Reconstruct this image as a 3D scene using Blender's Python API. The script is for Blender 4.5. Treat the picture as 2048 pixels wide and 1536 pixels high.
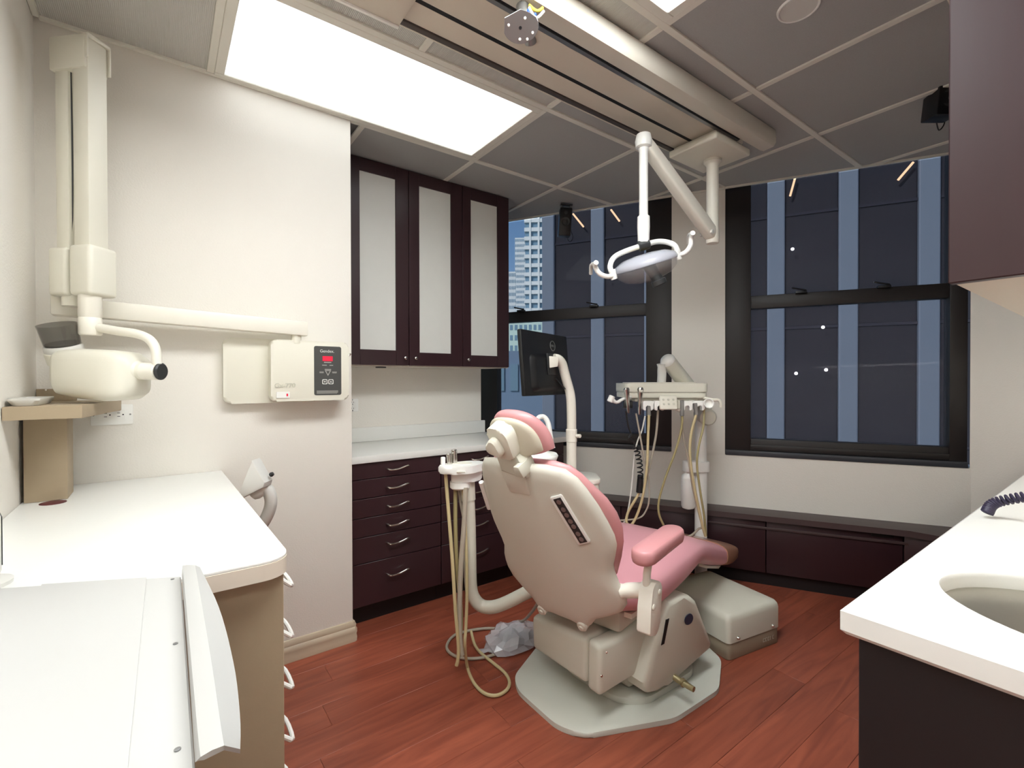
import bpy, bmesh, math, random
from mathutils import Vector, Matrix
random.seed(7)
for o in list(bpy.data.objects): bpy.data.objects.remove(o)
scene = bpy.context.scene
COL = scene.collection
R = math.radians

# ------------------------------------------------------------------ camera
YAW, PITCH, ROLL = R(53.5546), R(-0.4337), R(-0.1268)
fwd = Vector((math.cos(YAW)*math.cos(PITCH), math.sin(YAW)*math.cos(PITCH), math.sin(PITCH)))
rgt = Vector((math.sin(YAW), -math.cos(YAW), 0)); upv = rgt.cross(fwd)
r2 = math.cos(ROLL)*rgt + math.sin(ROLL)*upv; u2 = -math.sin(ROLL)*rgt + math.cos(ROLL)*upv
cam = bpy.data.cameras.new('camera'); camo = bpy.data.objects.new('camera', cam); COL.objects.link(camo)
camo.matrix_world = Matrix(((r2.x, u2.x, -fwd.x, 0), (r2.y, u2.y, -fwd.y, 0), (r2.z, u2.z, -fwd.z, 1.205), (0, 0, 0, 1)))
cam.sensor_width = 36; cam.lens = 947.64/2048*36; cam.clip_start = .03; cam.clip_end = 1500
scene.camera = camo

# ------------------------------------------------------------------ world, sun, exposure
world = bpy.data.worlds.new('sky'); scene.world = world; world.use_nodes = True
wt = world.node_tree; wt.nodes.clear()
wo = wt.nodes.new('ShaderNodeOutputWorld'); wb = wt.nodes.new('ShaderNodeBackground')
sk = wt.nodes.new('ShaderNodeTexSky'); sk.sky_type = 'HOSEK_WILKIE'; sk.turbidity = 2.2; sk.ground_albedo = .3
SUN = Vector((-.80, -.02, .60)).normalized()
sk.sun_direction = SUN
wb.inputs['Strength'].default_value = SKYSTR = 2.4
wt.links.new(sk.outputs[0], wb.inputs[0]); wt.links.new(wb.outputs[0], wo.inputs[0])
sd = bpy.data.lights.new('sun', 'SUN'); sd.energy = 2.4; sd.angle = R(1); sd.color = (1, .95, .88)
so = bpy.data.objects.new('sun', sd); COL.objects.link(so); so.rotation_euler = (-SUN).to_track_quat('-Z', 'Y').to_euler(); so.location = (-40, 0, 50)
scene.view_settings.view_transform = 'Standard'; scene.view_settings.look = 'None'
scene.view_settings.exposure = 0.92; scene.view_settings.gamma = 1.0; scene.view_settings.use_curve_mapping = False
PANEL_LIGHT = 1.15
SECOND_LIGHT = 11.0
ENTRY_FILL = 5.0

# ------------------------------------------------------------------ materials
def lin(c): return tuple(((x/255)/12.92 if x/255 <= .04045 else ((x/255+.055)/1.055)**2.4) for x in c)
MATS = {}
def mat(name, col, rough=.5, metal=0., bump=0., bscale=120., var=0., vscale=6., stretch=None, emit=None, estr=0., spec=.5, alpha=None, trans=0., coat=0., ior=None):
    m = bpy.data.materials.new(name); m.use_nodes = True; nt = m.node_tree
    b = nt.nodes['Principled BSDF']; c = (*lin(col), 1)
    b.inputs['Base Color'].default_value = c; b.inputs['Roughness'].default_value = rough; b.inputs['Metallic'].default_value = metal
    b.inputs['Specular IOR Level'].default_value = spec
    if coat: b.inputs['Coat Weight'].default_value = coat; b.inputs['Coat Roughness'].default_value = .15
    if trans: b.inputs['Transmission Weight'].default_value = trans
    if ior: b.inputs['IOR'].default_value = ior
    if alpha is not None: b.inputs['Alpha'].default_value = alpha
    if emit: b.inputs['Emission Color'].default_value = (*lin(emit), 1); b.inputs['Emission Strength'].default_value = estr
    tc = nt.nodes.new('ShaderNodeTexCoord'); mp = nt.nodes.new('ShaderNodeMapping')
    nt.links.new(tc.outputs['Object'], mp.inputs[0])
    if stretch: mp.inputs['Scale'].default_value = stretch
    if var:
        n = nt.nodes.new('ShaderNodeTexNoise'); n.inputs['Scale'].default_value = vscale; n.inputs['Detail'].default_value = 5
        nt.links.new(mp.outputs[0], n.inputs['Vector'])
        mx = nt.nodes.new('ShaderNodeMix'); mx.data_type = 'RGBA'
        mx.inputs[6].default_value = tuple(x*(1-var) for x in c[:3])+(1,); mx.inputs[7].default_value = tuple(min(1, x*(1+var)) for x in c[:3])+(1,)
        nt.links.new(n.outputs['Fac'], mx.inputs[0]); nt.links.new(mx.outputs[2], b.inputs['Base Color'])
    if bump:
        n2 = nt.nodes.new('ShaderNodeTexNoise'); n2.inputs['Scale'].default_value = bscale; n2.inputs['Detail'].default_value = 2
        nt.links.new(mp.outputs[0], n2.inputs['Vector'])
        bp = nt.nodes.new('ShaderNodeBump'); bp.inputs['Strength'].default_value = bump; bp.inputs['Distance'].default_value = .002
        nt.links.new(n2.outputs['Fac'], bp.inputs['Height']); nt.links.new(bp.outputs[0], b.inputs['Normal'])
    MATS[name] = m
    return m
def ribmat(name, col, per):
    m = mat(name, col, .5); nt = m.node_tree; b = nt.nodes['Principled BSDF']
    tc = nt.nodes['Texture Coordinate']; w = nt.nodes.new('ShaderNodeTexWave'); w.wave_type = 'BANDS'; w.bands_direction = 'X'; w.inputs['Scale'].default_value = per
    nt.links.new(tc.outputs['Object'], w.inputs[0]); bp = nt.nodes.new('ShaderNodeBump'); bp.inputs['Strength'].default_value = .6; bp.inputs['Distance'].default_value = .002
    nt.links.new(w.outputs['Fac'], bp.inputs['Height']); nt.links.new(bp.outputs[0], b.inputs['Normal']); return m
def glassmat(name, tint, gloss=.06, rough=0.):
    m = bpy.data.materials.new(name); m.use_nodes = True; nt = m.node_tree; nt.nodes.clear()
    o = nt.nodes.new('ShaderNodeOutputMaterial'); t = nt.nodes.new('ShaderNodeBsdfTransparent'); t.inputs[0].default_value = (*tint, 1)
    g = nt.nodes.new('ShaderNodeBsdfGlossy'); g.inputs['Roughness'].default_value = rough; g.inputs[0].default_value = (1, 1, 1, 1)
    fr = nt.nodes.new('ShaderNodeFresnel'); fr.inputs[0].default_value = 1.4
    mu = nt.nodes.new('ShaderNodeMath'); mu.operation = 'MULTIPLY'; mu.inputs[1].default_value = gloss
    nt.links.new(fr.outputs[0], mu.inputs[0])
    mx = nt.nodes.new('ShaderNodeMixShader'); nt.links.new(mu.outputs[0], mx.inputs[0]); nt.links.new(t.outputs[0], mx.inputs[1]); nt.links.new(g.outputs[0], mx.inputs[2]); nt.links.new(mx.outputs[0], o.inputs[0])
    MATS[name] = m; return m
def screenmat(name, tint, gloss, diff, dcol):
    m = glassmat(name, tint, gloss); nt = m.node_tree; o = [n for n in nt.nodes if n.type == 'OUTPUT_MATERIAL'][0]
    src = o.inputs[0].links[0].from_socket; d = nt.nodes.new('ShaderNodeBsdfDiffuse'); d.inputs[0].default_value = (*dcol, 1)
    mx = nt.nodes.new('ShaderNodeMixShader'); mx.inputs[0].default_value = diff
    nt.links.new(src, mx.inputs[1]); nt.links.new(d.outputs[0], mx.inputs[2]); nt.links.new(mx.outputs[0], o.inputs[0]); return m
def emitmat(name, col, s):
    m = bpy.data.materials.new(name); m.use_nodes = True; nt = m.node_tree; nt.nodes.clear()
    o = nt.nodes.new('ShaderNodeOutputMaterial'); e = nt.nodes.new('ShaderNodeEmission'); e.inputs[0].default_value = (*col, 1); e.inputs[1].default_value = s
    nt.links.new(e.outputs[0], o.inputs[0]); MATS[name] = m; return m

mat('wall', (238, 233, 224), .75, bump=.35, bscale=160)
mat('ceiling_tile', (172, 172, 170), .9, bump=.5, bscale=350, var=.08, vscale=220)
ribmat('ribbed_tile', (202, 200, 194), 60)
mat('grid_bar', (228, 225, 214), .5)
mat('counter_white', (234, 233, 228), .32, var=.02, vscale=3)
mat('laminate_edge', (226, 214, 198), .45)
mat('tan_laminate', (166, 148, 122), .55, bump=.1, var=.04, vscale=30)
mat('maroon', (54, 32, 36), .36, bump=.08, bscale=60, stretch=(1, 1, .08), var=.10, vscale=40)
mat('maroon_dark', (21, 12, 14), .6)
mat('underside', (214, 205, 190), .6)
mat('frosted', (226, 226, 220), .45, bump=.15, bscale=90, var=.03, vscale=14)
mat('chrome', (215, 212, 205), .18, 1.0)
mat('steel', (190, 186, 176), .34, 1.0, bump=.1, bscale=80)
mat('window_frame', (34, 29, 28), .5)
mat('sill_metal', (58, 60, 66), .4)
screenmat('window_glass', (.80, .82, .86), .12, .16, (.16, .155, .18))
mat('ledge', (74, 58, 58), .45, var=.05)
mat('baseboard', (196, 180, 156), .45)
mat('cream', (230, 226, 211), .38)
mat('cream_white', (240, 235, 222), .35)
mat('white_plastic', (242, 241, 236), .3)
mat('unit_beige', (208, 205, 190), .42, bump=.05, bscale=200)
mat('shell', (218, 214, 201), .45, bump=.08, bscale=250)
mat('plate_grey', (205, 205, 194), .5, bump=.15, bscale=120, var=.03)
mat('pink', (208, 146, 148), .42, bump=.08, bscale=300, coat=.15)
mat('pink_seat', (220, 158, 166), .45, bump=.08, bscale=300, coat=.1)
mat('toe_vinyl', (168, 122, 98), .3, coat=.3)
mat('headrest_back', (202, 194, 174), .6, bump=.15, bscale=80, var=.05, vscale=20)
mat('dark_grey', (46, 47, 48), .45)
mat('black_plastic', (18, 18, 20), .42)
mat('black_gloss', (14, 14, 22), .12)
mat('charcoal_panel', (70, 70, 68), .5)
mat('print_white', (225, 224, 218), .6)
mat('print_grey', (170, 168, 162), .6)
mat('led_red', (190, 20, 50), .4, emit=(200, 25, 60), estr=.35)
mat('light_grey', (216, 214, 208), .4)
mat('cart_grey', (182, 181, 178), .38, var=.02)
mat('hose_cream', (196, 180, 138), .45)
mat('hose_olive', (160, 148, 104), .45)
mat('hose_grey', (172, 162, 146), .45)
mat('hose_white', (222, 220, 212), .35)
mat('brass', (168, 156, 118), .35, .6)
mat('smoky', (96, 92, 84), .1, alpha=.42)
mat('clear_plastic', (225, 226, 228), .08, alpha=.2, spec=.8)
mat('lamp_shield', (206, 208, 220), .15, alpha=.5, spec=.7)
mat('bag_plastic', (228, 227, 232), .06, alpha=.5, spec=1.0, bump=.3, bscale=40)
mat('reflector', (228, 208, 160), .15, .9)
mat('rail', (214, 204, 188), .5)
mat('rail_light', (222, 216, 202), .45)
mat('rail_shaded', (74, 66, 62), .5)
mat('slot_black', (12, 12, 14), .6)
mat('metal_grey', (150, 150, 150), .35, .8)
mat('footbox_base', (150, 136, 116), .55)
mat('badge_blue', (36, 48, 70), .4)
mat('wire_blue', (40, 90, 200), .5)
mat('wire_yellow', (220, 200, 70), .5)
mat('cord_purple', (48, 42, 66), .5)
mat('grommet', (92, 40, 44), .5)
emitmat('panel_light', (.95, .985, .985), PANEL_LIGHT)
emitmat('second_light', (.95, .985, .985), SECOND_LIGHT)
emitmat('added_strip', (1, .97, .92), 5.0)
emitmat('entry_fill', (.95, .985, .985), ENTRY_FILL)
# outdoors
mat('facade_glass', (38, 38, 45), .7, var=.10, vscale=.6, spec=.1)
mat('facade_line', (45, 45, 54), .8, spec=.1)
mat('facade_column', (100, 109, 124), .7, var=.05, vscale=.8)
mat('tower_white', (232, 234, 232), .7)
mat('tower_glass', (120, 150, 170), .3)
mat('tower_green', (206, 226, 214), .7)
mat('slate_block', (120, 142, 168), .7, var=.12, vscale=.5)
mat('street', (110, 112, 116), .9)
emitmat('streak_glow', (1, .62, .35), 1.3)
emitmat('spot_glow', (1, .98, .9), 6.0)

# ------------------------------------------------------------------ geometry helpers
def V(*a): return Vector(a[0] if len(a) == 1 else a)
def catmull(pts, n=6, closed=False):
    pts = [V(p) for p in pts]; out = []; N = len(pts)
    if N < 3: return pts
    for i in range(N if closed else N-1):
        if closed: p0, p1, p2, p3 = pts[i-1], pts[i], pts[(i+1) % N], pts[(i+2) % N]
        else: p0, p1, p2, p3 = pts[max(i-1, 0)], pts[i], pts[i+1], pts[min(i+2, N-1)]
        for k in range(n):
            t = k/n
            out.append(.5*((2*p1)+(p2-p0)*t+(2*p0-5*p1+4*p2-p3)*t*t+(3*p1-p0-3*p2+p3)*t**3))
    if not closed: out.append(pts[-1])
    return out
class Fr:
    """a local frame: origin and three axes"""
    def __init__(s, o, x, y, z): s.o, s.x, s.y, s.z = V(o), V(x).normalized(), V(y).normalized(), V(z).normalized()
    def __call__(s, a, b, c=0): return s.o+s.x*a+s.y*b+s.z*c
W0 = Fr((0, 0, 0), (1, 0, 0), (0, 1, 0), (0, 0, 1))
class G:
    def __init__(s): s.bm = bmesh.new()
    def _bev(s, faces, off, seg=2):
        if off:
            es = {e for f in faces for e in f.edges}
            bmesh.ops.bevel(s.bm, geom=list(es), offset=off, segments=seg, affect='EDGES', profile=.5, clamp_overlap=True)
        return s
    def hexa(s, p, bev=0, seg=2):
        v = [s.bm.verts.new(q) for q in p]
        fs = [s.bm.faces.new([v[i] for i in f]) for f in ((0, 3, 2, 1), (4, 5, 6, 7), (0, 1, 5, 4), (1, 2, 6, 5), (2, 3, 7, 6), (3, 0, 4, 7))]
        return s._bev(fs, bev, seg)
    def box(s, a, b, bev=0, fr=W0, seg=2):
        (x0, y0, z0), (x1, y1, z1) = a, b
        x0, x1 = min(x0, x1), max(x0, x1); y0, y1 = min(y0, y1), max(y0, y1); z0, z1 = min(z0, z1), max(z0, z1)
        return s.hexa([fr(*q) for q in ((x0, y0, z0), (x1, y0, z0), (x1, y1, z0), (x0, y1, z0), (x0, y0, z1), (x1, y0, z1), (x1, y1, z1), (x0, y1, z1))], bev, seg)
    def prism(s, pts, ext, bev=0, seg=2):
        pts = [V(p) for p in pts]; e = V(ext)
        a = [s.bm.verts.new(p) for p in pts]; b = [s.bm.verts.new(p+e) for p in pts]; n = len(pts)
        fs = [s.bm.faces.new(a[::-1]), s.bm.faces.new(b)]
        fs += [s.bm.faces.new([a[i], a[(i+1) % n], b[(i+1) % n], b[i]]) for i in range(n)]
        if bev:
            es = list(fs[0].edges)+list(fs[1].edges)
            bmesh.ops.bevel(s.bm, geom=es, offset=bev, segments=seg, affect='EDGES', profile=.5, clamp_overlap=True)
        return s
    def loft(s, rings, cap=True, closed=True):
        vs = [[s.bm.verts.new(p) for p in r] for r in rings]; n = len(rings[0])
        for a, b in zip(vs, vs[1:]):
            for i in range(n if closed else n-1):
                s.bm.faces.new([a[i], a[(i+1) % n], b[(i+1) % n], b[i]])
        if cap and closed: s.bm.faces.new(vs[0][::-1]); s.bm.faces.new(vs[-1])
        return s
    def tube(s, pts, r, seg=10, smooth=0, cap=True, closed=False):
        pts = catmull(pts, smooth, closed) if smooth else [V(p) for p in pts]
        N = len(pts); rr = r if isinstance(r, (list, tuple)) else None
        rings = []; ref = None
        for i, p in enumerate(pts):
            if closed: t = pts[(i+1) % N]-pts[i-1]
            else: t = pts[min(i+1, N-1)]-pts[max(i-1, 0)]
            t.normalize()
            if ref is None:
                ref = Vector((0, 0, 1)) if abs(t.z) < .9 else Vector((1, 0, 0))
            b = (ref-t*ref.dot(t)).normalized(); ref = b; c = t.cross(b)
            q = r if rr is None else rr[0]+(rr[-1]-rr[0])*i/(N-1) if len(rr) == 2 else rr[min(i, len(rr)-1)]
            rings.append([p+(b*math.cos(2*math.pi*k/seg)+c*math.sin(2*math.pi*k/seg))*q for k in range(seg)])
        if closed: rings.append(rings[0]); return s.loft(rings, False)
        return s.loft(rings, cap)
    def lathe(s, prof, o, axis, seg=24, cap=True):
        o = V(o); ax = V(axis).normalized(); ref = Vector((0, 0, 1)) if abs(ax.z) < .9 else Vector((1, 0, 0))
        b = (ref-ax*ref.dot(ax)).normalized(); c = ax.cross(b)
        return s.loft([[o+ax*h+(b*math.cos(2*math.pi*k/seg)+c*math.sin(2*math.pi*k/seg))*max(r, 1e-4) for k in range(seg)] for r, h in prof], cap)
    def cyl(s, a, b, r, seg=20, bev=0):
        a, b = V(a), V(b); L = (b-a).length
        p = [(r, 0), (r, L)] if not bev else [(r-bev, 0), (r, bev), (r, L-bev), (r-bev, L)]
        return s.lathe(p, a, b-a, seg)
def rrect(w, h, r, n=5, cx=0, cy=0):
    out = []
    for (sx, sy, a0) in ((1, 1, 0), (-1, 1, 90), (-1, -1, 180), (1, -1, 270)):
        for k in range(n+1):
            a = R(a0+90*k/n); out.append((cx+sx*(w/2-r)+r*math.cos(a), cy+sy*(h/2-r)+r*math.sin(a)))
    return out
def finish(name, g, m, angle=38):
    bm = g.bm if isinstance(g, G) else g
    bmesh.ops.recalc_face_normals(bm, faces=bm.faces[:])
    me = bpy.data.meshes.new(name); bm.to_mesh(me); bm.free()
    me.polygons.foreach_set('use_smooth', [True]*len(me.polygons)); me.set_sharp_from_angle(angle=R(angle))
    me.materials.append(MATS[m] if isinstance(m, str) else m)
    return me
ROOT = {}
def wloc(o):
    l = o.location.copy()
    while o.parent: o = o.parent; l = l+o.location
    return l
def thing(name, label, cat, loc, group=None):
    o = bpy.data.objects.new(name, None); COL.objects.link(o); o.location = V(loc); o['label'] = label; o['category'] = cat
    o.empty_display_size = .05
    if group: o['group'] = group
    return o
def part(name, g, m, parent, label=None, kind=None, angle=38):
    me = finish(name, g, m, angle); o = bpy.data.objects.new(name, me); COL.objects.link(o)
    me.transform(Matrix.Translation(-wloc(parent))); o.parent = parent
    if label: o['label'] = label
    if kind: o['kind'] = kind
    return o
def solo(name, g, m, label, cat, group=None):
    me = finish(name, g, m); o = bpy.data.objects.new(name, me); COL.objects.link(o)
    lo = [min(v.co[i] for v in me.vertices) for i in range(3)]; hi = [max(v.co[i] for v in me.vertices) for i in range(3)]
    c = Vector(((lo[0]+hi[0])/2, (lo[1]+hi[1])/2, lo[2])); me.transform(Matrix.Translation(-c)); o.location = c
    o['label'] = label; o['category'] = cat
    if group: o['group'] = group
    return o
def struct(name, g, m, label=None, parent=None):
    me = finish(name, g, m); o = bpy.data.objects.new(name, me); COL.objects.link(o)
    if parent: o.parent = parent
    else: o['kind'] = 'structure'
    if label: o['label'] = label
    return o
def text(name, s, size, fr, m, parent, ext=.0006, label=None):
    """flat lettering in frame fr (x to the right, y up, z out of the surface)"""
    cu = bpy.data.curves.new(name, 'FONT'); cu.body = s; cu.size = size; cu.extrude = ext; cu.align_x = 'CENTER'; cu.align_y = 'CENTER'; cu.resolution_u = 3
    t = bpy.data.objects.new(name, cu); COL.objects.link(t)
    me = bpy.data.meshes.new_from_object(t.evaluated_get(bpy.context.evaluated_depsgraph_get()))
    bpy.data.objects.remove(t); me.name = name; me.materials.clear(); me.materials.append(MATS[m])
    mx = Matrix(((fr.x.x, fr.y.x, fr.z.x, fr.o.x), (fr.x.y, fr.y.y, fr.z.y, fr.o.y), (fr.x.z, fr.y.z, fr.z.z, fr.o.z), (0, 0, 0, 1)))
    me.transform(mx); me.transform(Matrix.Translation(-wloc(parent)))
    o = bpy.data.objects.new(name, me); COL.objects.link(o); o.parent = parent
    if label: o['label'] = label
    return o

# ================================================================== the room
CEIL = 2.41
WC = Vector((3.427, .575, 0)); WU = Vector((-.49242, .87036, 0)); WN = Vector((.87036, .49242, 0))   # window wall: corner, along, outward
WF = Fr(WC, WU, WN, (0, 0, 1))
def clip_window(bm, off=0.):
    p = WC+WN*off
    bmesh.ops.bisect_plane(bm, geom=bm.verts[:]+bm.edges[:]+bm.faces[:], plane_co=p, plane_no=WN, clear_outer=True)
    es = [e for e in bm.edges if e.is_boundary]
    if es: bmesh.ops.holes_fill(bm, edges=es)
    return bm
def wood():
    m = bpy.data.materials.new('cherry_plank'); m.use_nodes = True; nt = m.node_tree; b = nt.nodes['Principled BSDF']
    tc = nt.nodes.new('ShaderNodeTexCoord'); oi = nt.nodes.new('ShaderNodeObjectInfo'); mp = nt.nodes.new('ShaderNodeMapping')
    mp.inputs['Scale'].default_value = (1.6, 14, 1)
    cb = nt.nodes.new('ShaderNodeCombineXYZ'); ml = nt.nodes.new('ShaderNodeMath'); ml.operation = 'MULTIPLY'; ml.inputs[1].default_value = 37
    nt.links.new(oi.outputs['Random'], ml.inputs[0]); nt.links.new(ml.outputs[0], cb.inputs[0]); nt.links.new(ml.outputs[0], cb.inputs[1])
    nt.links.new(tc.outputs['Object'], mp.inputs[0]); nt.links.new(cb.outputs[0], mp.inputs['Location'])
    n = nt.nodes.new('ShaderNodeTexNoise'); n.inputs['Scale'].default_value = 1.6; n.inputs['Detail'].default_value = 6; n.inputs['Distortion'].default_value = 1.2
    nt.links.new(mp.outputs[0], n.inputs['Vector'])
    cr = nt.nodes.new('ShaderNodeValToRGB'); e = cr.color_ramp.elements
    e[0].position = .30; e[0].color = (*lin((132, 66, 49)), 1); e[1].position = .68; e[1].color = (*lin((165, 88, 65)), 1)
    nt.links.new(n.outputs['Fac'], cr.inputs[0])
    mx = nt.nodes.new('ShaderNodeMix'); mx.data_type = 'RGBA'; mx.blend_type = 'MULTIPLY'; mx.inputs[0].default_value = 1
    ad = nt.nodes.new('ShaderNodeMapRange'); ad.inputs[3].default_value = .84; ad.inputs[4].default_value = 1.08
    nt.links.new(oi.outputs['Random'], ad.inputs[0]); nt.links.new(cr.outputs[0], mx.inputs[6]); nt.links.new(ad.outputs[0], mx.inputs[7])
    nt.links.new(mx.outputs[2], b.inputs['Base Color']); b.inputs['Roughness'].default_value = .38
    bp = nt.nodes.new('ShaderNodeBump'); bp.inputs['Strength'].default_value = .12; bp.inputs['Distance'].default_value = .002
    nt.links.new(n.outputs['Fac'], bp.inputs['Height']); nt.links.new(bp.outputs[0], b.inputs['Normal'])
    MATS['plank'] = m
wood()

# floor: sub-floor and planks
g = G().box((-1.75, -1.65, -.12), (3.55, 3.5, -.014)); clip_window(g.bm, .2)
floor = struct('floor', g, 'maroon_dark')
PWD, PLN = .127, 1.22
def plank_mesh(L): return finish('plank', G().box((0, 0, -.016), (L-.0006, PWD-.0006, 0), .0008, seg=1), 'plank')
FULL = plank_mesh(PLN)
row = 0; y = -1.6
while y < 2.9:
    x = -1.7-((row*.47) % 1.0)*PLN
    while x < 3.45:
        wx = 3.427-(y+PWD/2-.575)*.5657                      # window wall line at this row
        if wx > x+.05 and not (x > .5 and y < -.36) and not (x+PLN < -.44 and y > .95):
            if x+PLN > wx+.1:
                b = G().box((x, y, -.016), (min(x+PLN, 3.5)-.0006, y+PWD-.0006, 0), .0008, seg=1); clip_window(b.bm, .0)
                o = bpy.data.objects.new('plank', finish('plank', b, 'plank'))
            else:
                o = bpy.data.objects.new('plank', FULL); o.location = (x, y, 0)
            COL.objects.link(o); o.parent = floor
        x += PLN
    y += PWD; row += 1

# walls
struct('wall_left', G().box((-.47, 2.2, 0), (.705, 3.0, CEIL+.1), .004), 'wall', 'off-white wall with the x-ray unit')
struct('wall_recess', G().box((.705, 2.82, 0), (1.81, 2.95, CEIL+.1)), 'wall', 'off-white wall behind the recessed counter')
struct('wall_outer', G().box((.6, 3.33, 0), (2.0, 3.45, CEIL+.1)), 'wall')
struct('wall_rear', G().box((-.46, .9, 0), (-.335, 2.2, CEIL+.1)), 'wall', 'off-white wall beside the desk')
struct('wall_right', G().box((3.43, -.5, 0), (3.55, .575, CEIL+.1)), 'wall', 'off-white end wall beside the window')
struct('wall_sink', G().box((.5, -.47, 0), (3.43, -.35, CEIL+.1)), 'wall')
struct('wall_corridor_1', G().box((-1.8, -1.65, 0), (-1.68, 1.02, CEIL+.1)), 'wall')
struct('wall_corridor_2', G().box((-1.68, .9, 0), (-.44, 1.02, CEIL+.1)), 'wall')
struct('wall_corridor_3', G().box((-1.68, -1.72, 0), (.62, -1.6, CEIL+.1)), 'wall')
struct('wall_corridor_4', G().box((.5, -1.6, 0), (.62, -.47, CEIL+.1)), 'wall')
SILL, HEADZ = .735, 2.43
W1 = (1.498, 2.95); W2 = (.005, 1.178)
g = G().box((-.05, 0, 0), (3.3, .2, SILL), fr=WF).box((W2[1], 0, SILL-.002), (W1[0], .2, CEIL), fr=WF).box((W1[1], 0, SILL-.002), (3.3, .2, CEIL), fr=WF)
struct('wall_window', g, 'wall', 'off-white window wall')

# baseboard on the left wall
prof = [(0, 0), (-.014, 0), (-.016, .02), (-.013, .035), (-.016, .045), (-.016, .06), (-.010, .068), (-.012, .08), (-.006, .092), (0, .094)]
bb = struct('baseboard_left', G().prism([(.21, 2.2+a, b) for a, b in prof], (.502, 0, 0)), 'baseboard')
struct('baseboard_return', G().prism([(.705-a, 2.19, b) for a, b in prof], (0, .10, 0)), 'baseboard')

# windows
def window(n, u0, u1, jl, jr, label):
    f = WF
    g = G().box((u0, .01, SILL), (u0+jr, .09, HEADZ), .004, f).box((u1-jl, .01, SILL), (u1, .09, HEADZ), .004, f)
    g.box((u0+jr-.002, .02, SILL), (u1-jl+.002, .09, SILL+.105), .004, f)
    w = struct('window_%d' % n, g, 'window_frame', label)
    MZ0, MZ1 = 1.645, 1.725
    struct('meeting_rail', G().box((u0+jr-.005, .025, MZ0), (u1-jl+.005, .085, MZ1), .004, f), 'window_frame', parent=w)
    struct('sill_strip', G().box((u0+.002, -.006, SILL), (u1-.002, .02, SILL+.032), .003, f), 'sill_metal', 'blue-grey metal strip', w)
    struct('lower_rail', G().box((u0+jr-.005, .012, SILL+.034), (u1-jl+.005, .03, SILL+.07), .003, f), 'window_frame', parent=w)
    struct('glass_pane', G().box((u0+jr-.005, .052, SILL+.09), (u1-jl+.005, .058, MZ0+.01), 0, f), 'window_glass', parent=w)
    struct('glass_pane', G().box((u0+jr-.005, .066, MZ1-.01), (u1-jl+.005, .072, HEADZ-.01), 0, f), 'window_glass', parent=w)
    for t in ((.32, .82) if n == 1 else (.3, .72)):
        uu = u0+jr+(u1-jl-u0-jr)*t
        g = G().box((uu-.03, .0, MZ1-.006), (uu+.03, .03, MZ1+.008), .002, f).tube([f(uu-.025, .012, MZ1+.012), f(uu, .006, MZ1+.016), f(uu+.05, -.004, MZ1+.028)], .005, 8, 3)
        struct('sash_latch', g, 'black_plastic', parent=w)
    return w
window(1, W1[0], W1[1], .175, .165, 'dark-framed sash window behind the monitor')
window(2, W2[0], W2[1], .145, .075, 'dark-framed sash window at the right')

# ceiling: slab, tiles, bars
g = G().box((-1.8, -1.72, CEIL+.03), (3.55, 3.5, CEIL+.12)); clip_window(g.bm, .0)
ceiling = struct('ceiling', g, 'ceiling_tile')
T = .6096; GX, GY = 1.3775, 2.2103
cells_light = {(-2, -1), (-1, -1), (-2, -3), (-1, -3), (-4, -5), (-3, -5), (-4, -3), (-3, -3)}
tile_me = {}
def tile(i, j):
    x0, y0 = GX+i*T, GY+j*T
    m = 'ribbed_tile' if (i <= -3 and j == -1) or (i in (-2, -1) and j == -2) else 'ceiling_tile'
    corners = [(x0, y0), (x0+T, y0), (x0+T, y0+T), (x0, y0+T)]
    d = [(Vector((a, b, 0))-WC).dot(WN) for a, b in corners]
    if min(d) > .0: return
    lim_x1 = 3.43 if y0 < .575 else 9
    if max(d) > 0 or x0+T > lim_x1 or (y0+T > 2.82 and x0 < 1.81):
        bm = G().box((x0+.004, y0+.004, CEIL), (min(x0+T-.004, lim_x1), y0+T-.004 if not (y0+T > 2.82 and x0+T < 1.9) else 2.82, CEIL+.015)); clip_window(bm.bm, 0)
        o = bpy.data.objects.new('ceiling_tile', finish('ceiling_tile', bm, m))
    else:
        if m not in tile_me: tile_me[m] = finish('ceiling_tile', G().box((.004, .004, 0), (T-.004, T-.004, .015)), m)
        o = bpy.data.objects.new('ceiling_tile', tile_me[m]); o.location = (x0, y0, CEIL)
    COL.objects.link(o); o.parent = ceiling
for i in range(-5, 4):
    for j in range(-6, 2):
        x0, y0 = GX+i*T, GY+j*T
        if (i, j) in cells_light: continue
        if y0 >= 2.2 and x0+T < .8: continue
        if x0+T < -.3 and y0+T > 1.2: continue
        if x0 > .5 and y0+T < -.3: continue
        if y0 > 2.7 and x0 < 1.7: continue
        tile(i, j)
BW = .0125
def bar(a, b):
    g = G().box(a, b, .0015, seg=1); clip_window(g.bm, 0)
    if len(g.bm.verts): struct('ceiling_bar', g, 'grid_bar', parent=ceiling)
    else: g.bm.free()
for j in range(-6, 1):
    yy = GY+j*T
    if j == 0: bar((.7, yy-BW, CEIL-.008), (2.6, yy+BW, CEIL+.004))
    elif yy < -.36: bar((-1.7, yy-BW, CEIL-.008), (.5, yy+BW, CEIL+.004))
    else: bar((-.32 if yy > .9 else -1.7, yy-BW, CEIL-.008), (3.43, yy+BW, CEIL+.004))
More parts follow.
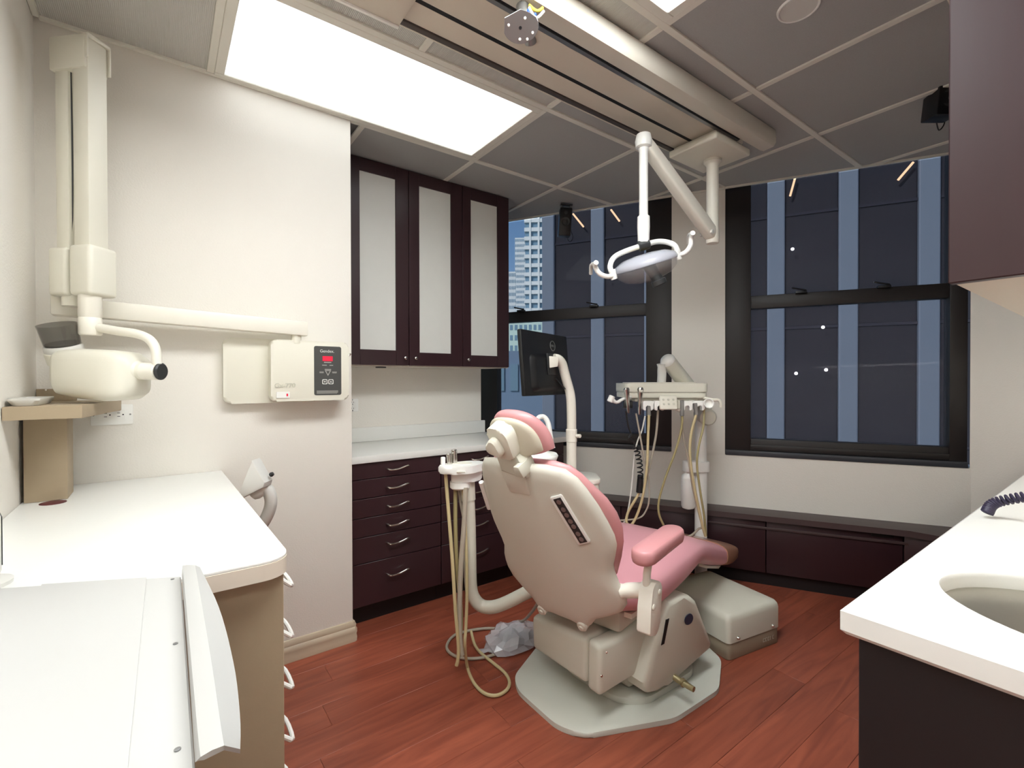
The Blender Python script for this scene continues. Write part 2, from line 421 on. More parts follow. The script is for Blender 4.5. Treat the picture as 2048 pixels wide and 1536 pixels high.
for i in range(-5, 4):
    xx = GX+i*T
    y1 = 2.2 if xx < .7 else 2.82 if xx < 1.81 else 3.3
    if xx < -.32: y1 = .9
    y0 = -1.6 if xx < .5 else -.35
    for j in range(-6, 2):                                    # cross bars run between the long bars
        a, b = max(GY+(j-1)*T+BW, y0), min(GY+j*T-BW, y1)
        if b-a < .05: continue
        if (i, j-1) in cells_light and (i-1, j-1) in cells_light: continue
        bar((xx-BW, a, CEIL-.007), (xx+BW, b, CEIL+.004))
# perimeter angle trim
struct('trim_1', G().box((-.32, 2.182, CEIL-.010), (.705, 2.2, CEIL+.002), .002, seg=1), 'grid_bar')
struct('trim_2', G().box((0.0, -.018, CEIL-.010), (3.0, .0, CEIL+.002), .002, WF, 1), 'grid_bar')
struct('trim_3', G().box((-.335, .9, CEIL-.010), (-.317, 2.182, CEIL+.002), .002, seg=1), 'grid_bar')
struct('trim_4', G().box((3.412, -.35, CEIL-.010), (3.43, .56, CEIL+.002), .002, seg=1), 'grid_bar')

# fluorescent ceiling panels, plus added fill panels over the entrance
def panel(i, j, label, em='panel_light'):
    x0, y0 = GX+i*T+BW, GY+j*T+BW; x1, y1 = GX+(i+2)*T-BW, GY+(j+1)*T-BW
    t = thing('ceiling_light', label, 'light', (x0, y0, CEIL), 'fluorescent ceiling panels')
    b = .033
    g = G()
    for a, c in (((x0, y0), (x1, y0+b)), ((x0, y1-b), (x1, y1)), ((x0, y0+b), (x0+b, y1-b)), ((x1-b, y0+b), (x1, y1-b))):
        g.box((*a, CEIL-.009), (*c, CEIL+.01), .002, seg=1)
    part('frame', g, 'grid_bar', t)
    part('diffuser', G().box((x0+b, y0+b, CEIL-.003), (x1-b, y1-b, CEIL+.004)), em, t)
panel(-2, -1, 'large bright fluorescent ceiling panel above the x-ray wall')
panel(-2, -3, 'bright ceiling panel cut off by the top edge, right of the rail', 'second_light')
panel(-4, -5, 'unseen ceiling panel added for fill over the entrance behind the viewer', 'entry_fill')  # this panel and the next are unseen, added to even out the light
panel(-4, -3, 'unseen ceiling panel added for fill over the entrance, above the viewer', 'entry_fill')
# round white ceiling speaker
t = thing('ceiling_speaker', 'round white speaker cover flush in a grey ceiling tile', 'speaker', (1.665, .689, CEIL))
part('rim', G().lathe([(.052, -.002), (.056, -.006), (.060, -.006), (.063, .001)], (1.665, .689, CEIL), (0, 0, 1), 32), 'white_plastic', t)
part('grille', G().lathe([(.053, -.005), (.053, 0)], (1.665, .689, CEIL), (0, 0, 1), 32), 'light_grey', t)

# ledge under the windows
def ledge():
    t = thing('window_ledge', 'low dark maroon ledge cabinet running under both windows', 'ledge', WF(.0, -.1, 0))
    u0, u1 = .0, 2.35
    part('ledge_top', G().prism([WF(u0+.02, -.002, .385), WF(u0+.02, -.30, .385), WF(.30, -.175, .385), WF(u1, -.165, .385), WF(u1, -.002, .385)], (0, 0, .032), .003), 'ledge', t)
    k = 0
    us = [.32, .96, 1.28, 1.8, u1-.01]
    for a, b in zip(us, us[1:]):
        part('ledge_panel', G().box((a+.002, -.150, .08), (b-.002, -.01, .384), .003, WF), 'maroon', t)
    part('ledge_panel', G().prism([WF(.02, -.01, .08), WF(.02, -.27, .08), WF(.316, -.150, .08), WF(.316, -.01, .08)], (0, 0, .304), .003), 'maroon', t)
    part('front_rail', G().box((.30, -.160, .335), (1.27, -.150, .350), .003, WF), 'ledge', t)
    part('vent_slot', G().box((.36, -.1555, .362), (.46, -.149, .38), .002, WF), 'slot_black', t)
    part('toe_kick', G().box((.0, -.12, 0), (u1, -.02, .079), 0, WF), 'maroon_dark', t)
ledge()

# ================================================================== outdoors
DF = 13.0                                   # the office front across the street stands parallel to the window wall
def office():
    S = (3.27+DF)/3.27                      # size of the facade against its picture on the window wall
    o = WF(0, DF, 0); t = thing('office_building', 'dark glass office front with pale blue pillars across the street', 'building', (o.x, o.y, -119.9))
    step = .3625*S
    f = Fr(o, WU, WN, (0, 0, 1))
    camu = (Vector((0, 0, 0))-WC).dot(WU)
    def U(u): return camu+(u-camu)*S
    cs = [U(.9+.3625*k) for k in range(4, -9, -1)]
    hw = step*.127
    zs = [-14+3.35*k for k in range(0, 12)]
    for c in cs:
        part('pillar', G().box((c-hw, -.12, -119.9), (c+hw, .3, 24), .03, f, 1), 'facade_column', t)
    for a, b in zip(cs[1:], cs):
        for z0, z1 in zip(zs, zs[1:]):
            w = part('window', G().box((a+hw, 0, z0+.03), (b-hw, .25, z1-.03), .02, f, 1), 'facade_glass', t)
    for z0 in zs[1:-1]:
        part('floor_line', G().box((cs[-1], -.03, z0-.04), (cs[0], .1, z0+.04), 0, f), 'facade_line', t)
    part('core', G().box((cs[-1]-.3, .28, -119.9), (cs[0]+.3, 9, 24.5), 0, f), 'facade_glass', t)
    streaks = [((15.1221, 6.5062, 6.6140), (15.1853, 6.3944, 7.1286)), ((16.3788, 4.2850, 6.6402), (16.5412, 3.9980, 7.0624)), ((11.8633, 12.2662, 7.0536), (12.0515, 11.9334, 6.5415)), ((12.5210, 11.1037, 7.0000), (12.6641, 10.8507, 6.5650))]  # glowing streaks and spots stand in for lamp reflections in the window panes
    for a, b in streaks: part('reflection_streak', G().tube([V(a)-WN*.25, V(b)-WN*.25], .03, 8), 'streak_glow', t)
    for p in ((15.0629, 6.4077, 5.0303), (15.4376, 5.7455, 2.7094), (15.1108, 6.3232, 1.3916), (15.4754, 5.6787, 1.4873), (12.3930, 11.1268, 4.6832)):
        part('reflection_spot', G().lathe([(.03, 0), (.045, .03), (.03, .06)], V(p)-WN*.2, -WN, 8), 'spot_glow', t)
office()
def tower(name, label, pxs, depth, yawdeg, w, d, z0, z1, m, rows, mode):
    c = Vector(pxs); a = R(yawdeg); f = Fr((c.x, c.y, 0), (math.cos(a), math.sin(a), 0), (-math.sin(a), math.cos(a), 0), (0, 0, 1))
    t = thing(name, label, 'building', (c.x, c.y, z0))
    part('body', G().box((-w/2, -d/2, z0), (w/2, d/2, z1), 0, f), m, t)
    dz = (z1-z0)/rows
    if mode == 'bands':
        for k in range(rows):
            part('balcony', G().box((-w/2-.5, -d/2-1.0, z0+dz*k), (w/2+.5, d/2, z0+dz*(k+.42)), 0, f), m, t)
            part('window_band', G().box((-w/2-.05, -d/2-.1, z0+dz*(k+.42)), (w/2+.05, d/2, z0+dz*(k+1)), 0, f), 'tower_glass', t)
        for q in (-.3, .05, .4):
            part('fin', G().box((w*q-.5, -d/2-1.2, z0), (w*q+.5, d/2, z1), 0, f), m, t)
    if mode == 'grid':
        g = G(); n = 9
        for k in range(rows):
            for q in range(n):
                x = -w/2+w*(q+.5)/n
                g.box((x-w/n*.28, -d/2-.08, z0+dz*(k+.25)), (x+w/n*.28, -d/2, z0+dz*(k+.75)), 0, f)
                yy = -d/2+d*(q+.5)/n
                g.box((-w/2-.08, yy-d/n*.28, z0+dz*(k+.25)), (-w/2, yy+d/n*.28, z0+dz*(k+.75)), 0, f)
        part('windows', g, 'tower_glass', t, kind='stuff')
    return t
tower('apartment_tower', 'white balcony tower seen at the left edge of the left window', (166.2161, 200.8886, 45.2974), 260, -42, 13.0, 12, -119.9, 100, 'tower_white', 46, 'bands')
tower('apartment_tower', 'slim white tower with tiny square windows beside blue sky', (244.1726, 317.5851, 69.0713), 400, -40, 9.5, 10, -119.9, 120, 'tower_white', 56, 'grid')
tower('apartment_tower', 'short pale tower low beside the wall cabinet edge', (195.2797, 266.5590, 57.2116), 330, -38, 8, 8, -119.9, 76, 'tower_white', 44, 'grid')
tower('apartment_tower', 'pale green-white slab seen under the sash bar behind the monitor', (92.7387, 118.0785, 10.8230), 150, -40, 13, 10, -119.9, 19, 'tower_green', 44, 'grid')
tower('slate_building', 'low blue-grey building beyond the left window, below the wall cabinet', (19.7644, 26.4158, -0.1596), 33, -38, 8.0, 5, -119.9, 3.1, 'slate_block', 36, 'grid')
solo('street', G().box((-20, -40, -120.5), (330, 430, -120)), 'street', 'grey street far below the windows', 'street')

# ================================================================== cabinets in the recess
RX0, RX1 = .705, 2.12
def pull(a, b, out, parent, name='handle', m='chrome', r=.0045):
    """wavy bar pull between two points of a drawer front, standing off along out"""
    a, b, o = V(a), V(b), V(out); d = b-a
    pts = [a, a+o*.7+d*.04, a+o+d*.15+Vector((0, 0, -.004)), a+o+d*.5+Vector((0, 0, -.003)), a+o+d*.85+Vector((0, 0, .008)), b+o*.7-d*.04+Vector((0, 0, .006)), b]
    return part(name, G().tube(pts, r, 8, 4), m, parent)
def drawer_bank(x0, x1, zs, hx, label, handles):
    t = thing('drawer_cabinet', label, 'cabinet', ((x0+x1)/2, 2.30, 0), 'maroon drawer banks in the recess')
    part('carcass', G().box((x0, 2.30, .09), (x1, 2.81, .803)), 'maroon_dark', t)
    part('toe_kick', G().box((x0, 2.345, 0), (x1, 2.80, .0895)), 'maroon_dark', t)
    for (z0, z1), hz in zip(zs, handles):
        d = part('drawer', G().box((x0+.0015, 2.278, z0+.0015), (x1-.0015, 2.299, z1-.0015), .0015, seg=1), 'maroon', t)
        pull((hx-.06, 2.279, hz), (hx+.06, 2.279, hz), (0, -.026, 0), d)
ZB = [.105, .315, .442, .536, .63, .724, .803]
zs = list(zip(ZB, ZB[1:]))
hz = [.237, .394, .487, .581, .674, .765]
drawer_bank(.707, 1.205, zs, .958, 'dark maroon six-drawer bank nearest the x-ray wall', hz)
drawer_bank(1.207, 1.690, zs, 1.446, 'dark maroon six-drawer bank partly hidden behind the suction hose post', hz)
drawer_bank(1.692, RX1-.02, zs, 1.90, 'dark maroon drawer bank hidden behind the chair back', hz)
t = thing('recess_worktop', 'white worktop over the maroon drawers in the recess', 'worktop', (1.4, 2.5, .805))
part('slab', G().prism([(RX0+.002, 2.262, .805), (RX1+.02, 2.262, .805), (2.30, 2.45, .805), (2.13, 2.818, .805), (RX0+.002, 2.818, .805)], (0, 0, .035), .004), 'counter_white', t)
part('backsplash', G().box((RX0+.002, 2.797, .8405), (1.83, 2.8185, .925), .003), 'counter_white', t)
# wall cabinet with frosted doors
t = thing('wall_cabinet', 'maroon wall cabinet with three tall frosted glass doors', 'cabinet', (1.3, 2.68, 1.29))
part('carcass', G().box((.712, 2.552, 1.296), (1.843, 2.818, CEIL-.012), .002), 'maroon', t)
part('underside_panel', G().box((.712, 2.545, 1.286), (1.845, 2.815, 1.2955)), 'underside', t)
part('puck_light', G().cyl((1.02, 2.66, 1.279), (1.02, 2.66, 1.2862), .03), 'dark_grey', t)
def frame_door(x0, x1, z0, z1, p, kx, t):
    y0, y1 = 2.53, 2.551; px0, px1, pz0, pz1 = p
    d = part('door', G().box((x0+.0015, y0, z0), (px0, y1, z1), .0015, seg=1).box((px1, y0, z0), (x1-.0015, y1, z1), .0015, seg=1)
             .box((px0-.001, y0, z0), (px1+.001, y1, pz0), .0015, seg=1).box((px0-.001, y0, pz1), (px1+.001, y1, z1), .0015, seg=1), 'maroon', t)
    part('glass_panel', G().box((px0-.004, y0+.008, pz0-.004), (px1+.004, y0+.013, pz1+.004)), 'frosted', d)
    part('knob', G().lathe([(.004, 0), (.004, .012), (.009, .015), (.009, .024), (.006, .026)], (kx, y0, 1.333), (0, -1, 0), 12), 'chrome', d)
frame_door(.745, 1.138, 1.292, CEIL-.006, (.857, 1.060, 1.375, 2.335), 1.108, t)
frame_door(1.138, 1.492, 1.292, CEIL-.006, (1.204, 1.412, 1.368, 2.333), 1.172, t)
frame_door(1.492, 1.846, 1.292, CEIL-.006, (1.553, 1.754, 1.363, 2.331), 1.523, t)
# outlet on the recess wall
def outlet(name, label, fr, w, h, horiz):
    t = thing(name, label, 'outlet', fr.o)
    part('cover', G().prism([fr(a, b) for a, b in rrect(w, h, .004, 3)], fr.z*.006, .0015), 'white_plastic', t)
    part('insert', G().prism([fr(a, b, .006) for a, b in rrect(w*.62 if horiz else w*.5, h*.5 if horiz else h*.62, .003, 3)], fr.z*.0025), 'white_plastic', t)
    g = G()
    for k in (-1, 1):
        for q in (-1, 1):
            if horiz: g.box((k*.018-.004, q*.006-.001, .0084), (k*.018+.004, q*.006+.001, .0088), 0, fr)
            else: g.box((q*.006-.001, k*.018-.004, .0084), (q*.006+.001, k*.018+.004, .0088), 0, fr)
        g.lathe([(.0025, .0084), (.0025, .0088)], fr(k*.018+.012, 0) if horiz else fr(0, k*.018-.012), fr.z, 10)
    part('slots', g, 'dark_grey', t)
    g = G()
    for k in (-1, 1): g.lathe([(.003, .006), (.003, .0072)], fr(k*w*.43, 0) if horiz else fr(0, k*h*.43), fr.z, 10)
    part('screw', g, 'metal_grey', t)
outlet('wall_outlet', 'white double wall outlet under the tan shelf', Fr((-.143, 2.1995, 1.086), (1, 0, 0), (0, 0, 1), (0, -1, 0)), .116, .072, True)
outlet('wall_outlet', 'small white wall outlet in the recess beside the control box', Fr((.905, 2.8195, 1.06), (1, 0, 0), (0, 0, 1), (0, -1, 0)), .07, .075, False)

# ================================================================== the desk
t = thing('desk', 'desk with white top, tan side panel and white wire pulls', 'desk', (-.05, 1.62, 0))
def rounded_corner(x0, y0, x1, y1, r, z):
    pts = [(x0, y0, z)]
    for k in range(7):
        a = R(-90+15*k); pts.append((x1-r+r*math.cos(a), y0+r+r*math.sin(a), z))
    return pts+[(x1-.02, y1, z), (x0, y1, z)]
top = part('desk_top', G().prism(rounded_corner(-.333, 1.035, .208, 2.197, .05, .844), (0, 0, .006), .001, 1), 'counter_white', t)
part('edge_band', G().prism(rounded_corner(-.332, 1.034, .2085, 2.197, .05, .812), (0, 0, .032)), 'laminate_edge', top)
part('cable_grommet', G().lathe([(.030, 0), (.030, .0015), (.026, .0025)], (-0.2585, 1.9076, 0.8500), (0, 0, 1), 20), 'grommet', top)
part('pedestal', G().box((-.30, 1.083, .05), (.180, 2.19, .812), .002), 'tan_laminate', t)
part('side_panel', G().box((-.30, 1.062, .012), (.1985, 1.0815, .8115), .0008, seg=1), 'tan_laminate', t)
part('plinth', G().box((-.30, 1.10, 0), (.15, 2.19, .05)), 'dark_grey', t)
for col, (y0, y1) in enumerate(((1.084, 1.60), (1.602, 2.185))):
    zz = [.06, .215, .335, .455, .575, .69, .808]
    for z0, z1 in zip(zz, zz[1:]):
        d = part('drawer', G().box((.1805, y0, z0+.0015), (.198, y1-.002, z1-.0015), .001, seg=1), 'tan_laminate', t)
        ya = y0+.075; zc = (z0+z1)/2+.0
        part('wire_pull', G().tube([(.198, ya, zc+.02), (.216, ya+.005, zc+.006), (.236, ya+.012, zc-.012), (.236, ya+.09, zc-.012), (.216, ya+.097, zc+.006), (.198, ya+.10, zc+.02)], .005, 8, 3), 'white_plastic', d)
# tan T-shaped shelf standing on the desk
t = thing('desk_shelf', 'tan laminate T-shaped shelf standing on the desk by the wall', 'shelf', (-.28, 1.99, .851))
part('post', G().box((-.325, 1.945, .851), (-.231, 2.06, 1.1025), .001), 'tan_laminate', t)
part('shelf_board', G().prism([(-.333, 1.765, 1.103), (-.179, 1.765, 1.103), (-.118, 2.16, 1.103), (-.118, 2.197, 1.103), (-.333, 2.197, 1.103)], (0, 0, .036), .001, 1), 'tan_laminate', t)
part('back_lip', G().box((-.333, 2.178, 1.1395), (-.235, 2.197, 1.180), .001), 'tan_laminate', t)
part('screw', G().lathe([(.004, 0), (.003, .002)], (-0.3093, 2.1780, 1.1767), (0, -1, 0), 10), 'chrome', t)
t = thing('tray', 'shallow grey-white plastic tray lying on the tan shelf', 'tray', (-.30, 1.89, 1.14))
part('base', G().loft([[(-.298+a, 1.90+b, 1.1395+c) for a, b in rrect(w, h, .012)] for w, h, c in ((.048, .20, 0), (.064, .22, .014), (.064, .22, .020), (.060, .216, .020), (.046, .196, .006))], True), 'light_grey', t)
# bent holder clamped to the desk edge
t = thing('clamp_holder', 'pale grey wedge on a curved arm at the desk edge', 'holder', (0.2668, 1.8131, 0.7980))
d0 = 1.60
A, B_, C_, D_, E_ = [Vector(q) for q in ((0.2306, 1.8412, 0.9435), (0.1856, 1.8730, 0.7983), (0.2322, 1.7406, 0.9466), (0.2675, 1.7263, 0.8778), (0.1894, 1.7833, 0.8093))]
g = G(); back = V((.594, .804, 0))*.055
pts = [C_, D_+V((0, 0, -.006)), D_+V((-.004, .003, -.022)), E_]
g.prism(pts, back, .004, 2)
part('wedge', g, 'light_grey', t)
part('knob', G().lathe([(.006, 0), (.008, .004), (.006, .012)], D_+V((.004, .003, .012))+back*.5, (.8, -.4, .5), 10), 'dark_grey', t)
part('curved_arm', G().tube([(0.2417, 1.7945, 0.8191), (0.2746, 1.7829, 0.8453), (0.2926, 1.7818, 0.8175), (0.2955, 1.7917, 0.7775), (0.2832, 1.8127, 0.7301), (0.2610, 1.8411, 0.6858), (0.2302, 1.8884, 0.6480)], [.016, .022, .024, .024, .022, .02, .02], 14, 4), 'light_grey', t)
# cart in the foreground
t = thing('utility_cart', 'light grey metal cart with a curved handle flange, in front of the desk', 'cart', (-.12, .72, 0))
P = [V(q) for q in ((-0.2149, 1.1171, 0.8680), (0.0242, 0.9977, 0.8680), (0.0217, 0.4939, 0.8680), (0.0207, 0.4338, 0.8680))]
L0 = P[0]+(P[0]-P[1])*.33; L1 = Vector((-.30, P[3].y-.03, .868))
part('top_plate', G().prism([P[1], P[3], L1, L0], (0, 0, -.012), .002, 1), 'cart_grey', t)
q = (P[0]-P[1]); dn = (P[2]-P[1]).normalized()
part('raised_sheet', G().prism([P[1]+q*.2-dn*.002, P[1]+q*.2+dn*.72, P[1]+q*.78+dn*.72, P[1]+q*.78-dn*.002], (0, 0, .0012)), 'cart_grey', t)
for c in ((0.0121, 0.9888, 0.8680), (0.0117, 0.7434, 0.8680), (0.0092, 0.5282, 0.8680)):
    part('rivet', G().lathe([(.0028, 0), (.0028, .0008), (.0015, .0012)], V(c)+V((0, 0, .0004)), (0, 0, 1), 10), 'metal_grey', t)
inn = [V(q) for q in ((0.0251, 1.0023, 0.8680), (0.0239, 0.8102, 0.8680), (0.0228, 0.6442, 0.8680), (0.0216, 0.5340, 0.8680), (0.0213, 0.5016, 0.8680))]
itp = [V(q) for q in ((0.0259, 0.9749, 0.8930), (0.0251, 0.7746, 0.8930), (0.0240, 0.6047, 0.8930), (0.0235, 0.4990, 0.8930), (0.0237, 0.4685, 0.8930))]
rid = [V(q) for q in ((0.0420, 0.9431, 0.9000), (0.0418, 0.7686, 0.9000), (0.0412, 0.6051, 0.9000), (0.0400, 0.4976, 0.9000), (0.0398, 0.4607, 0.9000))]
out = [V(q) for q in ((0.0492, 0.9493, 0.8930), (0.0629, 0.7856, 0.8840), (0.0643, 0.6296, 0.8800), (0.0586, 0.5234, 0.8820), (0.0527, 0.4719, 0.8840))]
rows = [catmull(a, 5) for a in (inn, itp, rid, out)]
rings = []
for k in range(len(rows[0])):
    a, b, c, d = [r[k] for r in rows]; th = Vector((0, 0, -.004))
    rings.append([a, b, b.lerp(c, .5)+V((0, 0, .001)), c, d, d+th, c+th, b.lerp(c, .5)+th, b+th+(c-b)*.15, a+(c-b)*.15])
part('handle_flange', G().loft(rings), 'cart_grey', t)
part('cabinet_body', G().box((-.30, .42, .08), (.0, .86, .8555), .004), 'cart_grey', t)
for a in (-.26, -.04):
    for b in (.47, .80):
        w = part('caster', G().cyl((a-.012, b, .036), (a+.012, b, .036), .035, 16, .004), 'dark_grey', t)
        part('fork', G().box((a-.016, b-.012, .04), (a+.016, b+.012, .081), .003), 'metal_grey', w)
t = thing('small_monitor', 'edge of a dark screen with pale base at the left border', 'monitor', (-0.2331, 1.1404, 0.8695))
mfr = Fr((-0.2331, 1.1404, 0.8695), (.25, -.97, 0), (.97, .25, 0), (0, 0, 1))
part('stand', G().lathe([(.04, 0), (.04, .006), (.02, .012), (.012, .05)], mfr(0, -.01, 0), (0, 0, 1), 20), 'light_grey', t)
part('bezel', G().box((-.06, -.012, .03), (.06, .012, .125), .005, mfr), 'light_grey', t)
part('screen', G().box((-.054, .0122, .042), (.054, .0135, .12), .001, mfr), 'black_gloss', t)

# ================================================================== sink run at the right
SX = .826; SY = .281
t = thing('sink_cabinet', 'dark maroon base cabinet under the white sink counter', 'cabinet', (1.9, 0, 0))
part('end_panel', G().box((.842, -.345, .0), (.862, .262, .818), .001, seg=1), 'maroon_dark', t)
for k in range(4):
    x0 = .864+k*.58
    d = part('door', G().box((x0, .245, .10), (x0+.576, .265, .815), .0015, seg=1), 'maroon', t)
    pull((x0+.22, .265, .74), (x0+.34, .265, .74), (0, .026, 0), d)
part('carcass', G().box((.862, -.345, .10), (3.18, .244, .60)), 'maroon_dark', t)
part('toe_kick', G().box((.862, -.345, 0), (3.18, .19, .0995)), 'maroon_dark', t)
t = thing('sink_counter', 'white counter with rounded corner and inset oval sink', 'worktop', (2.0, 0, .82))
cx, cy, rx, ry = 1.085, -.01, .168, .225
N = 64
def top_outline(inset, zz):
    o = []
    for k in range(N):
        a = 2*math.pi*k/N; dx, dy = math.cos(a), math.sin(a)
        X0, X1, Y0, Y1 = SX+inset, 3.42-inset, -.345+inset, SY-inset
        tt = []
        if dx > 1e-6: tt.append((X1-cx)/dx)
        if dx < -1e-6: tt.append((X0-cx)/dx)
        if dy > 1e-6: tt.append((Y1-cy)/dy)
        if dy < -1e-6: tt.append((Y0-cy)/dy)
        q = min(tt); o.append([cx+dx*q, cy+dy*q, zz])
    for c in ((X0, Y0), (X1, Y0), (X0, Y1), (X1, Y1)):
        i = min(range(N), key=lambda i: (o[i][0]-c[0])**2+(o[i][1]-c[1])**2); o[i] = [c[0], c[1], zz]
    return o
def ell(s, zz): return [[cx+rx*s*math.cos(2*math.pi*k/N), cy+ry*s*math.sin(2*math.pi*k/N), zz] for k in range(N)]
g = G().loft([ell(1.0, .845), ell(1.0, .852), ell(1.004, .858), ell(1.012, .860), top_outline(.006, .860), top_outline(.0, .855), top_outline(0, .826), top_outline(.006, .8195), ell(1.03, .8195), ell(1.0, .83), ell(1.0, .845)], False)
part('counter_slab', g, 'counter_white', t)
g = G().loft([ell(1.01, .834), ell(.985, .833), ell(.97, .80), ell(.93, .74), ell(.80, .695), ell(.5, .68), ell(.1, .676)], True)
s_ = part('sink_bowl', g, 'steel', t, 'brushed steel oval sink bowl', angle=60)
part('drain', G().lathe([(.04, 0), (.035, .003), (.012, .001)], (cx, cy, .678), (0, 0, 1), 20), 'dark_grey', s_)
part('backsplash', G().box((3.40, -.345, .861), (3.425, .24, .96), .003), 'counter_white', t)
# curly cord on the counter
import itertools
def coil(p0, p1, p2, turns, r, wr, n=14):
    base = catmull([p0, p1, p2], 40); out = []
    L = len(base)-1
    for i in range(turns*n+1):
        s = i/(turns*n)*L; k = min(int(s), L-1); p = base[k].lerp(base[k+1], s-k); tg = (base[k+1]-base[k]).normalized()
        b = Vector((0, 0, 1)); b = (b-tg*b.dot(tg)).normalized() if abs(tg.z) < .95 else Vector((1, 0, 0)); b = (b-tg*b.dot(tg)).normalized(); c = tg.cross(b); a = 2*math.pi*i/n
        out.append(p+(b*math.cos(a)+c*math.sin(a))*r)
    return out
solo('curly_cord', G().tube(coil((1.6478, 0.2445, 0.8740), (1.6594, 0.2304, 0.9000), (1.6667, 0.1661, 0.9300), 18, .010, .003), .0032, 6), 'cord_purple', 'dark purple curly cord on the far edge of the sink counter', 'cord')
# upper cabinet over the sink
t = thing('wall_cabinet', 'maroon wall cabinet cut off at the right edge, over the sink', 'cabinet', (1.8, -.1, 1.33))
part('end_panel', G().box((.84, -.345, 1.332), (.858, .163, CEIL-.005), .0015, seg=1), 'maroon', t)
part('carcass', G().box((.859, -.345, 1.352), (2.98, .14, CEIL-.005)), 'maroon', t)
part('underside_panel', G().box((.859, -.345, 1.336), (2.98, .163, 1.351), .001), 'underside', t)
part('added_strip', G().box((1.3, -.27, 1.322), (2.9, -.21, 1.3355), .003), 'added_strip', t)  # unseen glowing strip, added to brighten the end wall and window wall
part('light_rail', G().box((.875, .045, 1.328), (2.96, .051, 1.3355)), 'laminate_edge', t)
for k in range(4):
    part('door', G().box((.860+k*.53, .141, 1.352), (.860+k*.53+.527, .162, CEIL-.006), .0015, seg=1), 'maroon', t)

# ================================================================== the dental chair
CFW = Vector((math.cos(R(12)), math.sin(R(12)), 0)); CLF = Vector((-math.sin(R(12)), math.cos(R(12)), 0))
CF = Fr((1.15, 1.263, 0), CFW, CLF, (0, 0, 1))                 # x forward, y to the sitter's left, z up
rec = R(24); BU = -math.sin(rec)*CFW+math.cos(rec)*Vector((0, 0, 1)); BN = math.cos(rec)*CFW+math.sin(rec)*Vector((0, 0, 1))
BK = Fr((1.15, 1.263, .362), BN, CLF, BU)                      # backrest: x out of its front, y left, z up along it
chair = thing('dental_chair', 'pink and beige dental chair on a grey floor plate', 'dental chair', (1.5, 1.32, 0))
# floor plate
pl = [(1.085, 1.215), (1.128, 1.128), (1.44, .992), (1.712, .985), (1.905, 1.085), (1.96, 1.2), (1.96, 1.5), (1.76, 1.67), (1.42, 1.67), (1.13, 1.52), (1.088, 1.44)]
def round_poly(p, r, n=4):
    out = []; N = len(p)
    for i in range(N):
        a, b, c = V(*p[i-1], 0), V(*p[i], 0), V(*p[(i+1) % N], 0); d1 = (a-b); d2 = (c-b); k = min(r, d1.length*.45, d2.length*.45)
        q0 = b+d1.normalized()*k; q2 = b+d2.normalized()*k
        for j in range(n+1):
            s = j/n; out.append(tuple((q0*(1-s)**2+b*2*s*(1-s)+q2*s*s)[:2]))
    return out
part('floor_plate', G().prism([(a, b, .001) for a, b in round_poly(pl, .035)], (0, 0, .018), .005), 'plate_grey', chair)
part('column_base', G().prism([(a, b, .0195) for a, b in round_poly([(1.33, 1.16), (1.42, 1.09), (1.72, 1.09), (1.78, 1.2), (1.78, 1.5), (1.6, 1.56), (1.38, 1.55), (1.32, 1.4)], .04)], (0, 0, .025), .004), 'plate_grey', chair)
# lift housing
rear = part('lift_cover', G().hexa([V(q) for q in ((1.195, 1.185, .128), (1.66, 1.185, .115), (1.66, 1.50, .115), (1.205, 1.50, .112), (1.198, 1.185, .295), (1.66, 1.185, .30), (1.66, 1.50, .30), (1.20, 1.50, .25))], .022, 3), 'unit_beige', chair)
side = part('lift_side_cover', G().hexa([V(q) for q in ((1.195, 1.118, .118), (1.56, 1.118, .13), (1.56, 1.182, .13), (1.195, 1.182, .118), (1.198, 1.118, .29), (1.56, 1.118, .30), (1.56, 1.182, .30), (1.198, 1.182, .297))], .018, 3), 'unit_beige', chair)
g = G().lathe([(.005, 0), (.004, .002)], (1.2038, 1.1180, 0.1924), (0, -1, 0), 10).lathe([(.004, 0), (.003, .002)], (1.2288, 1.1180, 0.2646), (0, -1, 0), 10)
part('cover_screw', g, 'chrome', side)
part('lift_arm', G().hexa([V(q) for q in ((1.40, 1.16, .05), (1.66, 1.16, .05), (1.66, 1.48, .05), (1.40, 1.48, .05), (1.34, 1.16, .13), (1.62, 1.16, .13), (1.62, 1.48, .13), (1.34, 1.48, .13))], .01), 'unit_beige', chair)
# pump side cover with badge
pc = [(1.372, .125), (1.392, .082), (1.448, .068), (1.50, .076), (1.785, .108), (1.800, .135), (1.690, .335), (1.655, .362), (1.60, .372), (1.508, .385), (1.48, .35)]
pcov = part('pump_cover', G().prism([(a, 1.062, b) for a, b in pc], (0, .14, 0), .022, 3), 'unit_beige', chair)
pf = Fr((1.6263, 1.0605, 0.2840), (1, 0, -.2), (.2, 0, 1), (0, -1, 0))
part('badge', G().prism([pf(.028*math.cos(2*math.pi*k/24), .021*math.sin(2*math.pi*k/24)) for k in range(24)], pf.z*.003, .001, 1), 'badge_blue', pcov, 'dark blue oval badge')
a, b = V((1.4952, 1.0660, 0.3232)), V((1.4652, 1.0660, 0.2385)); d = (b-a).normalized()
part('slot', G().prism([a+V((-.009, 0, 0)), a+V((.009, 0, 0)), b+V((.009, 0, 0)), b+V((-.009, 0, 0))], (0, -.0065, 0), .001, 1), 'slot_black', pcov)
part('release_pedal', G().tube([(1.5378, 1.0700, 0.0916), (1.5429, 1.0350, 0.0849), (1.5450, 0.9850, 0.0825)], [.012, .012, .010], 12).cyl((1.5460, 1.0350, 0.0856), (1.5422, 1.0220, 0.0845), .0145, 14), 'brass', chair)
